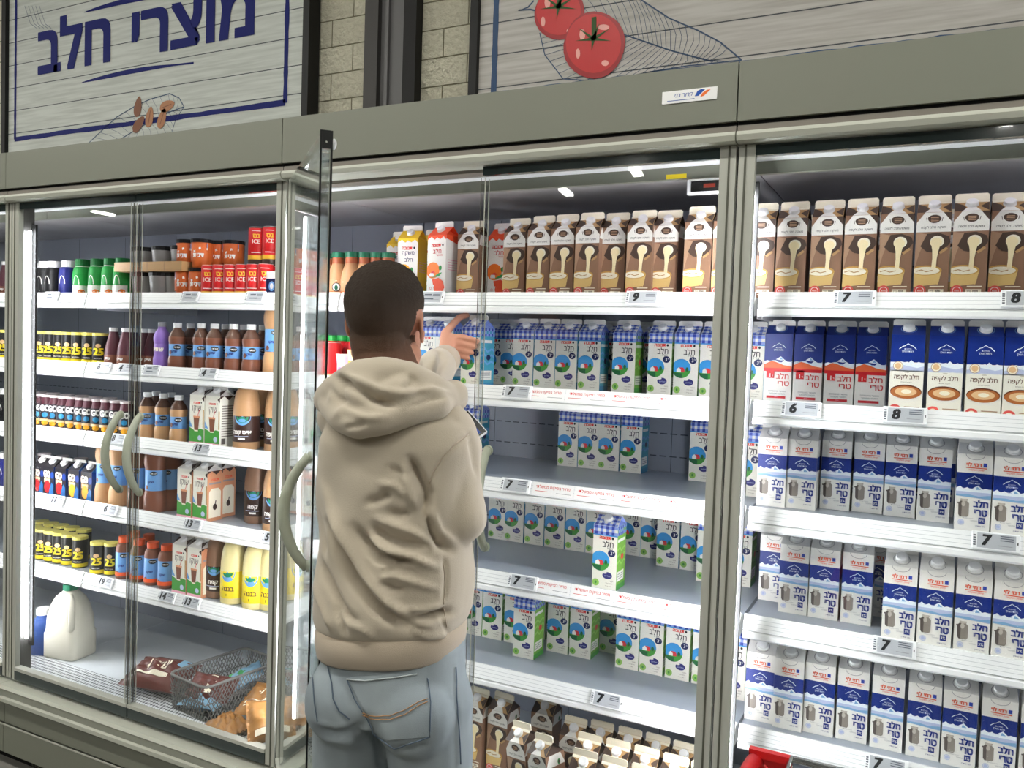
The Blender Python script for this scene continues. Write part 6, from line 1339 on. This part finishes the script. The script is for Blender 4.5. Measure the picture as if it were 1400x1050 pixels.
# cuffs and waistband
cb = MB(); ax = WRIST_L-EL_L; ax /= np.linalg.norm(ax)
def cuff(p, ax, r, L):
    c = MB(); c.tube([p-ax*0.004, p, p+ax*L*0.35, p+ax*L*0.8, p+ax*L, p+ax*(L+0.001)], [r*0.86, r*1.0, r*1.02, r*0.98, r*0.90, r*0.74], 'hoodie_rib', 24); return c
c = cuff(WRIST_L-ax*0.022, ax, 0.043, 0.052); q = c.build('cuff'); bind_to(q, HOODIE)
ax = WR_R-EL_R; ax /= np.linalg.norm(ax); c = cuff(WR_R-ax*0.025, ax, 0.043, 0.050); q = c.build('cuff'); bind_to(q, HOODIE)
c = MB(); ring_loft(c, [(-0.009, 0, 0.920, 0.138, 0.114, .1), (-0.009, 0, 0.918, 0.1465, 0.1225, .1), (-0.009, 0, 0.924, 0.151, 0.127, .1), (-0.009, 0, 0.948, 0.155, 0.131, .1), (-0.009, 0, 0.973, 0.155, 0.130, .1), (-0.009, 0, 0.980, 0.149, 0.124, .1)], 'hoodie_rib', 56); q = c.build('waistband'); bind_to(q, HOODIE)
# hood lying on the back
b = MB(); RM = np.stack([RT, FW, UP], 1)
def hp(x, y, d): return atd(x, y, d)
ring_pts = [hp(452, 546, 1.70), hp(462, 535, 1.66), hp(490, 516, 1.615), hp(525, 512, 1.60), hp(560, 519, 1.605), hp(590, 535, 1.63), hp(606, 546, 1.66)]
for i in range(len(ring_pts)-1): b.capsule(ring_pts[i], ring_pts[i+1], 0.036, 0.036, K, 14)
ring2 = [hp(612, 549, 1.655), hp(596, 554, 1.60), hp(560, 562, 1.575), hp(525, 574, 1.565), hp(490, 580, 1.575), hp(470, 572, 1.60), hp(455, 554, 1.66)]
for i in range(len(ring2)-1): b.capsule(ring2[i], ring2[i+1], 0.020 if i == 0 else 0.030, 0.030, K, 14)
for (x, y, d, r) in ((500, 540, 1.585, 0.042), (540, 542, 1.58, 0.042), (572, 542, 1.60, 0.036), (475, 545, 1.62, 0.040), (515, 552, 1.575, 0.035)): b.ellipsoid(hp(x, y, d), (r, r*0.8, r), K, RM)
# collar wrapping round to the front of the neck
fr = [body(-0.10, 0.02, 1.455), body(-0.085, 0.075, 1.44), body(-0.03, 0.105, 1.41), body(0.03, 0.105, 1.41), body(0.085, 0.075, 1.44), body(0.105, 0.02, 1.455)]
for i in range(5): b.capsule(fr[i], fr[i+1], 0.030, 0.030, K, 12)
b.capsule(ring_pts[0], fr[0], 0.034, 0.032, K, 12); b.capsule(ring_pts[-1], fr[-1], 0.032, 0.030, K, 12)
o = fuse(b, 'hood', 0.0055, 9, 0.55)
C_ = coords(o.data); N_n = normals(o.data); Pp = project(C_); view = (EYEP-C_); view /= np.linalg.norm(view, axis=1)[:, None]; facing = np.clip((N_n*view).sum(1)*2.5, 0, 1)
disp = np.zeros(len(C_))
for pts, w, amp in [([(457, 514), (472, 522), (490, 534), (512, 546), (540, 552)], 5, -0.016), ([(462, 506), (485, 518), (515, 532), (550, 538), (590, 534), (620, 540)], 5, 0.010), ([(500, 546), (520, 549), (538, 553)], 5, -0.010),
                    ([(456, 570), (470, 560), (500, 572), (530, 570)], 5, 0.007), ([(470, 586), (490, 582), (505, 575)], 4, -0.006), ([(520, 520), (540, 512), (558, 505)], 6, -0.004), ([(558, 512), (566, 520), (560, 526), (548, 532)], 4, -0.006),
                    ([(560, 556), (590, 546), (618, 540)], 3, -0.006), ([(450, 530), (462, 545), (476, 550)], 4, -0.006)]:
    d, par = seg_dist(Pp, pts); disp += amp*np.exp(-(d/w)**2)*np.clip(np.minimum(par, 1-par)*4+0.25, 0, 1)
C_ = C_+N_n*(disp*facing)[:, None]; set_co(o.data, C_); bind_to(o, HOODIE)

# ---- jeans
b = MB(); D_ = 'denim'
ring_loft(b, [(0, -0.005, 0.80, 0.150, 0.118, 0), (0, -0.008, 0.84, 0.153, 0.122, 0), (0, -0.005, 0.90, 0.150, 0.116, 0), (0, 0, 0.955, 0.145, 0.110, 0)], D_)
for i, s in enumerate((-1, 1)):
    hip = body(s*0.080, -0.012, 0.83); kn = KN[i]; an = AN[i]
    b.capsule(hip, hip*0.5+kn*0.5, 0.094, 0.083, D_, 20); b.capsule(hip*0.5+kn*0.5, kn, 0.083, 0.070, D_, 20); b.capsule(kn, an*0.75+kn*0.25, 0.070, 0.062, D_, 20); b.capsule(an*0.75+kn*0.25, an+UP*0.0, 0.060, 0.056, D_, 20)
    b.ellipsoid(body(s*0.078, -0.070, 0.825), (0.082, 0.068, 0.085), D_, RM)
o = fuse(b, 'jeans', 0.006, 6, 0.5)
C_ = coords(o.data); N_n = normals(o.data); Pp = project(C_); view = (EYEP-C_); view /= np.linalg.norm(view, axis=1)[:, None]; facing = np.clip((N_n*view).sum(1)*2.5, 0, 1); disp = np.zeros(len(C_))
for pts, w, amp in [([(436, 998), (460, 1004), (480, 1000), (500, 988)], 6, -0.010), ([(430, 985), (455, 996), (478, 990)], 4, 0.004), ([(435, 1008), (470, 1014), (500, 1022)], 4, 0.006), ([(512, 1000), (520, 1030), (522, 1050)], 6, -0.012), ([(500, 975), (506, 985), (514, 1000)], 4, -0.008), ([(540, 1020), (560, 1026), (585, 1018)], 4, -0.005), ([(622, 935), (624, 960), (626, 990)], 2.5, -0.004)]:
    d, par = seg_dist(Pp, pts); disp += amp*np.exp(-(d/w)**2)*np.clip(np.minimum(par, 1-par)*4+0.25, 0, 1)
C_ = C_+N_n*(disp*facing+np.sin(C_[:, 2]*60+C_[:, 0]*30)*0.001)[:, None]; set_co(o.data, C_)
tree = BVHTree.FromPolygons([tuple(p) for p in C_], [tuple(p.vertices) for p in o.data.polygons]); bind(o); JEANS = o
def cast(x, y, lift, tr=None):
    d = ray(x, y); d = Vector(d/np.linalg.norm(d)); h = (tr or tree).ray_cast(Vector(EYEP), d)
    return np.array(h[0]+h[1]*lift) if h[0] is not None else None
def patch(name, poly_px, m, lift=0.0022, parent=None, nu=12, nv=12):
    """four-cornered cloth piece laid on the jeans"""
    P_ = [np.array(p, float) for p in poly_px]; b = MB(); V = []; ok = True
    for j in range(nv+1):
        for i in range(nu+1):
            u, v = i/nu, j/nv; q = (P_[0]*(1-u)+P_[1]*u)*(1-v)+(P_[3]*(1-u)+P_[2]*u)*v
            c = cast(q[0], q[1], lift); V.append(c if c is not None else V[-1])
    Fs = [(j*(nu+1)+i, (j+1)*(nu+1)+i, (j+1)*(nu+1)+i+1, j*(nu+1)+i+1) for j in range(nv) for i in range(nu)]
    b.add(V, Fs, m, True); q = b.build(name); bind_to(q, parent or JEANS); return q
def seam(name, pts, r, m, lift=0.0026, parent=None, tr=None):
    out = []
    for (x0, y0), (x1, y1) in zip(pts[:-1], pts[1:]):
        for k in range(6):
            c = cast(x0+(x1-x0)*k/6, y0+(y1-y0)*k/6, lift, tr)
            if c is not None: out.append(c)
    if len(out) < 2: return
    b = MB(); b.tube(out, r, m, 6); q = b.build(name); bind_to(q, parent or JEANS); return q
pk = patch('back_pocket', [(476, 926), (582, 918), (587, 1006), (520, 1012)], 'denim', 0.0030)
seam('pocket_edge', [(476, 928), (500, 930), (540, 926), (576, 920)], 0.0014, 'denim_light', 0.0050); seam('pocket_edge', [(476, 928), (486, 955), (498, 975), (510, 1000), (540, 1022), (587, 1006), (588, 960), (583, 920)], 0.0012, 'denim_seam', 0.0042)
seam('stitching', [(496, 973), (514, 978), (535, 978), (555, 970), (572, 960), (586, 955)], 0.0009, 'stitch', 0.0050); seam('stitching', [(496, 976), (514, 982), (535, 983), (555, 976), (572, 965), (586, 959)], 0.0009, 'stitch', 0.0050)
seam('side_seam', [(449, 909), (454, 935), (456, 955), (464, 972), (482, 985)], 0.0013, 'denim_seam'); seam('side_seam', [(622, 912), (624, 950), (626, 985), (628, 1020), (629, 1049)], 0.0013, 'denim_seam'); seam('side_seam', [(428, 920), (431, 960), (436, 992)], 0.0011, 'denim_seam')
seam('shoulder_seam', [(640, 594), (624, 606), (606, 624), (592, 646), (586, 664)], 0.0016, 'hoodie_rib', 0.0006, HOODIE, htree); seam('side_seam', [(606, 770), (609, 800), (606, 830), (612, 862)], 0.0012, 'hoodie_rib', 0.0004, HOODIE, htree)
# shoes
for i in range(2):
    c = MB(); a_ = AN[i]
    c.capsule(a_+FW*-0.035-UP*0.045, a_+FW*0.13-UP*0.058, 0.042, 0.032, 'shoe_white', 16); c.capsule(a_+FW*-0.02+UP*0.0, a_+FW*0.03-UP*0.03, 0.045, 0.040, 'shoe_white', 16)
    sh = fuse(c, 'shoe', 0.006, 4); cc = coords(sh.data); cc[:, 2] = np.maximum(cc[:, 2], 0.012); set_co(sh.data, cc); bind(sh)
    c = MB(); L_ = []
    for k in range(28):
        t = 2*math.pi*k/28; L_.append(a_*np.array([1, 1, 0])+FW*(0.048+0.132*math.cos(t))+RT*0.046*math.sin(t)*(1-0.12*math.cos(t)))
    c.add([tuple(p+UP*0.0005) for p in L_]+[tuple(p+UP*0.020) for p in L_], [(k, (k+1) % 28, 28+(k+1) % 28, 28+k) for k in range(28)]+[tuple(range(28))[::-1], tuple(range(28, 56))], 'sole'); q = c.build('sole'); bind_to(q, sh)
# phone held in the right hand
mat('phone_black', (16, 17, 20), 0.2, coat=0.6); mat('phone_blue', (28, 66, 150), 0.15, coat=0.6); mat('phone_rim', (222, 224, 228), 0.25)
b = MB(); b.rbox(-0.036, 0.036, -0.0045, 0.0045, -0.074, 0.074, 'phone_rim', 0.004); o = b.build('mobile_phone')
Mx = Matrix(((pr[0], -pn[0], pu[0], ph[0]), (pr[1], -pn[1], pu[1], ph[1]), (pr[2], -pn[2], pu[2], ph[2]), (0, 0, 0, 1))); o.matrix_world = Mx @ Matrix.Rotation(math.radians(38), 4, 'Y')
tag(o, 'white-rimmed mobile phone with dark blue screen in the man\'s right hand', 'phone')
c = MB(); c.box(-0.033, 0.033, -0.0052, -0.0046, -0.070, 0.070, 'phone_black'); c.box(-0.028, 0.028, -0.0056, -0.0052, -0.058, 0.058, 'phone_blue'); c.build('screen', o)
# ------------------------------------------------------------------ shopping trolley at the lower edge of the picture
M_('trolley_red', 196, 30, 32, rough=0.35); mat('chrome', (200, 202, 200), 0.2, metal=0.9); mat('tyre_grey', (70, 70, 72), 0.7)
tx, ty, tz = -0.212, 1.30, 0.941
TR = empty('shopping_trolley', (tx+0.40, ty-0.24, 0)); tag(TR, 'wire shopping trolley with red handle, mostly cut off below the end cabinet', 'shopping trolley')
b = PB(); b.tube([(tx, ty-0.002, tz-0.02), (tx-0.002, ty-0.02, tz-0.008), (tx-0.004, ty-0.05, tz-0.008), (tx-0.004, ty-0.43, tz-0.008), (tx-0.002, ty-0.46, tz-0.004), (tx, ty-0.478, tz-0.02)], 0.0115, 'trolley_red', 14); b.build('handle', TR)
for yy in (ty, ty-0.48):
    b = PB(); b.box(tx-0.012, tx+0.052, yy-0.006, yy+0.006, tz-0.008, tz+0.004, 'trolley_red'); b.box(tx-0.012, tx+0.000, yy-0.006, yy+0.006, tz-0.09, tz-0.002, 'trolley_red'); b.box(tx+0.044, tx+0.052, yy-0.006, yy+0.006, tz-0.08, tz-0.002, 'trolley_red')
    b.tube([(tx-0.002, yy, tz-0.008), (tx+0.046, yy, tz-0.060)], 0.006, 'trolley_red', 8); b.box(tx-0.008, tx+0.048, yy-0.002, yy+0.002, tz-0.09, tz-0.002, 'trolley_red'); b.build('bracket', TR)
b = PB(); L_, Wd = 0.80, 0.48; z1, z0 = tz+0.001, tz-0.36
def corner(t, q, z): k = (z1-z)/(z1-z0); return (tx+0.05+0.05*k+(L_-0.05-0.12*k)*t, ty-0.03*k-(Wd-0.06*k)*q, z-0.0)
for z, r in ((z1, 0.0055), (z1-0.09, 0.003), (z1-0.18, 0.003), (z1-0.27, 0.003), (z0, 0.005)): b.tube([corner(0, 0, z), corner(1, 0, z), corner(1, 1, z), corner(0, 1, z)], r, 'chrome', 8, closed=True)
for k in range(25):
    t = k/24
    for q in (0, 1): b.tube([corner(t, q, z1), corner(t, q, z0)], 0.002, 'chrome', 5)
    b.tube([corner(t, 0, z0), corner(t, 1, z0)], 0.002, 'chrome', 5)
for k in range(13):
    q = k/12
    for t in (0, 1): b.tube([corner(t, q, z1), corner(t, q, z0)], 0.002, 'chrome', 5)
b.build('wire_basket', TR)
b = PB()
for yy in (ty-0.04, ty-0.44):
    b.tube([(tx, yy, tz-0.09), (tx+0.02, yy, 0.45), (tx+0.06, yy, 0.20), (tx+0.75, yy, 0.17)], 0.012, 'chrome', 10); b.tube([(tx+0.06, yy, 0.20), (tx+0.05, yy, 0.13)], 0.012, 'chrome', 10); b.tube([(tx+0.30, yy, 0.19), (tx+0.16, yy, z0+0.004)], 0.010, 'chrome', 8); b.tube([(tx+0.75, yy, 0.17), (tx+0.75, yy, 0.13)], 0.012, 'chrome', 10)
for xx, zz in ((tx+0.06, 0.20), (tx+0.75, 0.17)): b.tube([(xx, ty-0.04, zz), (xx, ty-0.44, zz)], 0.010, 'chrome', 8)
b.build('frame', TR)
for xx in (tx+0.05, tx+0.75):
    for yy in (ty-0.04, ty-0.44):
        b = PB(); b.lathe([(0.035, -0.014), (0.060, -0.013), (0.0625, -0.009), (0.0625, 0.009), (0.060, 0.013), (0.035, 0.014)], 'tyre_grey', 20); b.v = [(xx+x, yy+z, 0.0632+y) for x, y, z in b.v]; b.build('wheel', TR)
# ------------------------------------------------------------------ labels: number the look-alikes of a row from its left end
bpy.context.view_layer.update()
rows = {}
for o, desc, cat, where in PLACED: rows.setdefault((desc, where), []).append((o, cat))
for (desc, where), L in rows.items():
    L.sort(key=lambda t: float(project(np.array(t[0].location))[0]))
    for q, (o, cat) in enumerate(L):
        lab = f'{desc}, {where}' if where else desc
        if len(L) > 1: lab = f'{desc}, {ORD[q]} from left, {where}' if where else f'{desc}, {ORD[q]} from left'
        tag(o, lab, cat, f'{desc.split(",")[0]} on the {where}' if len(L) > 1 else None)
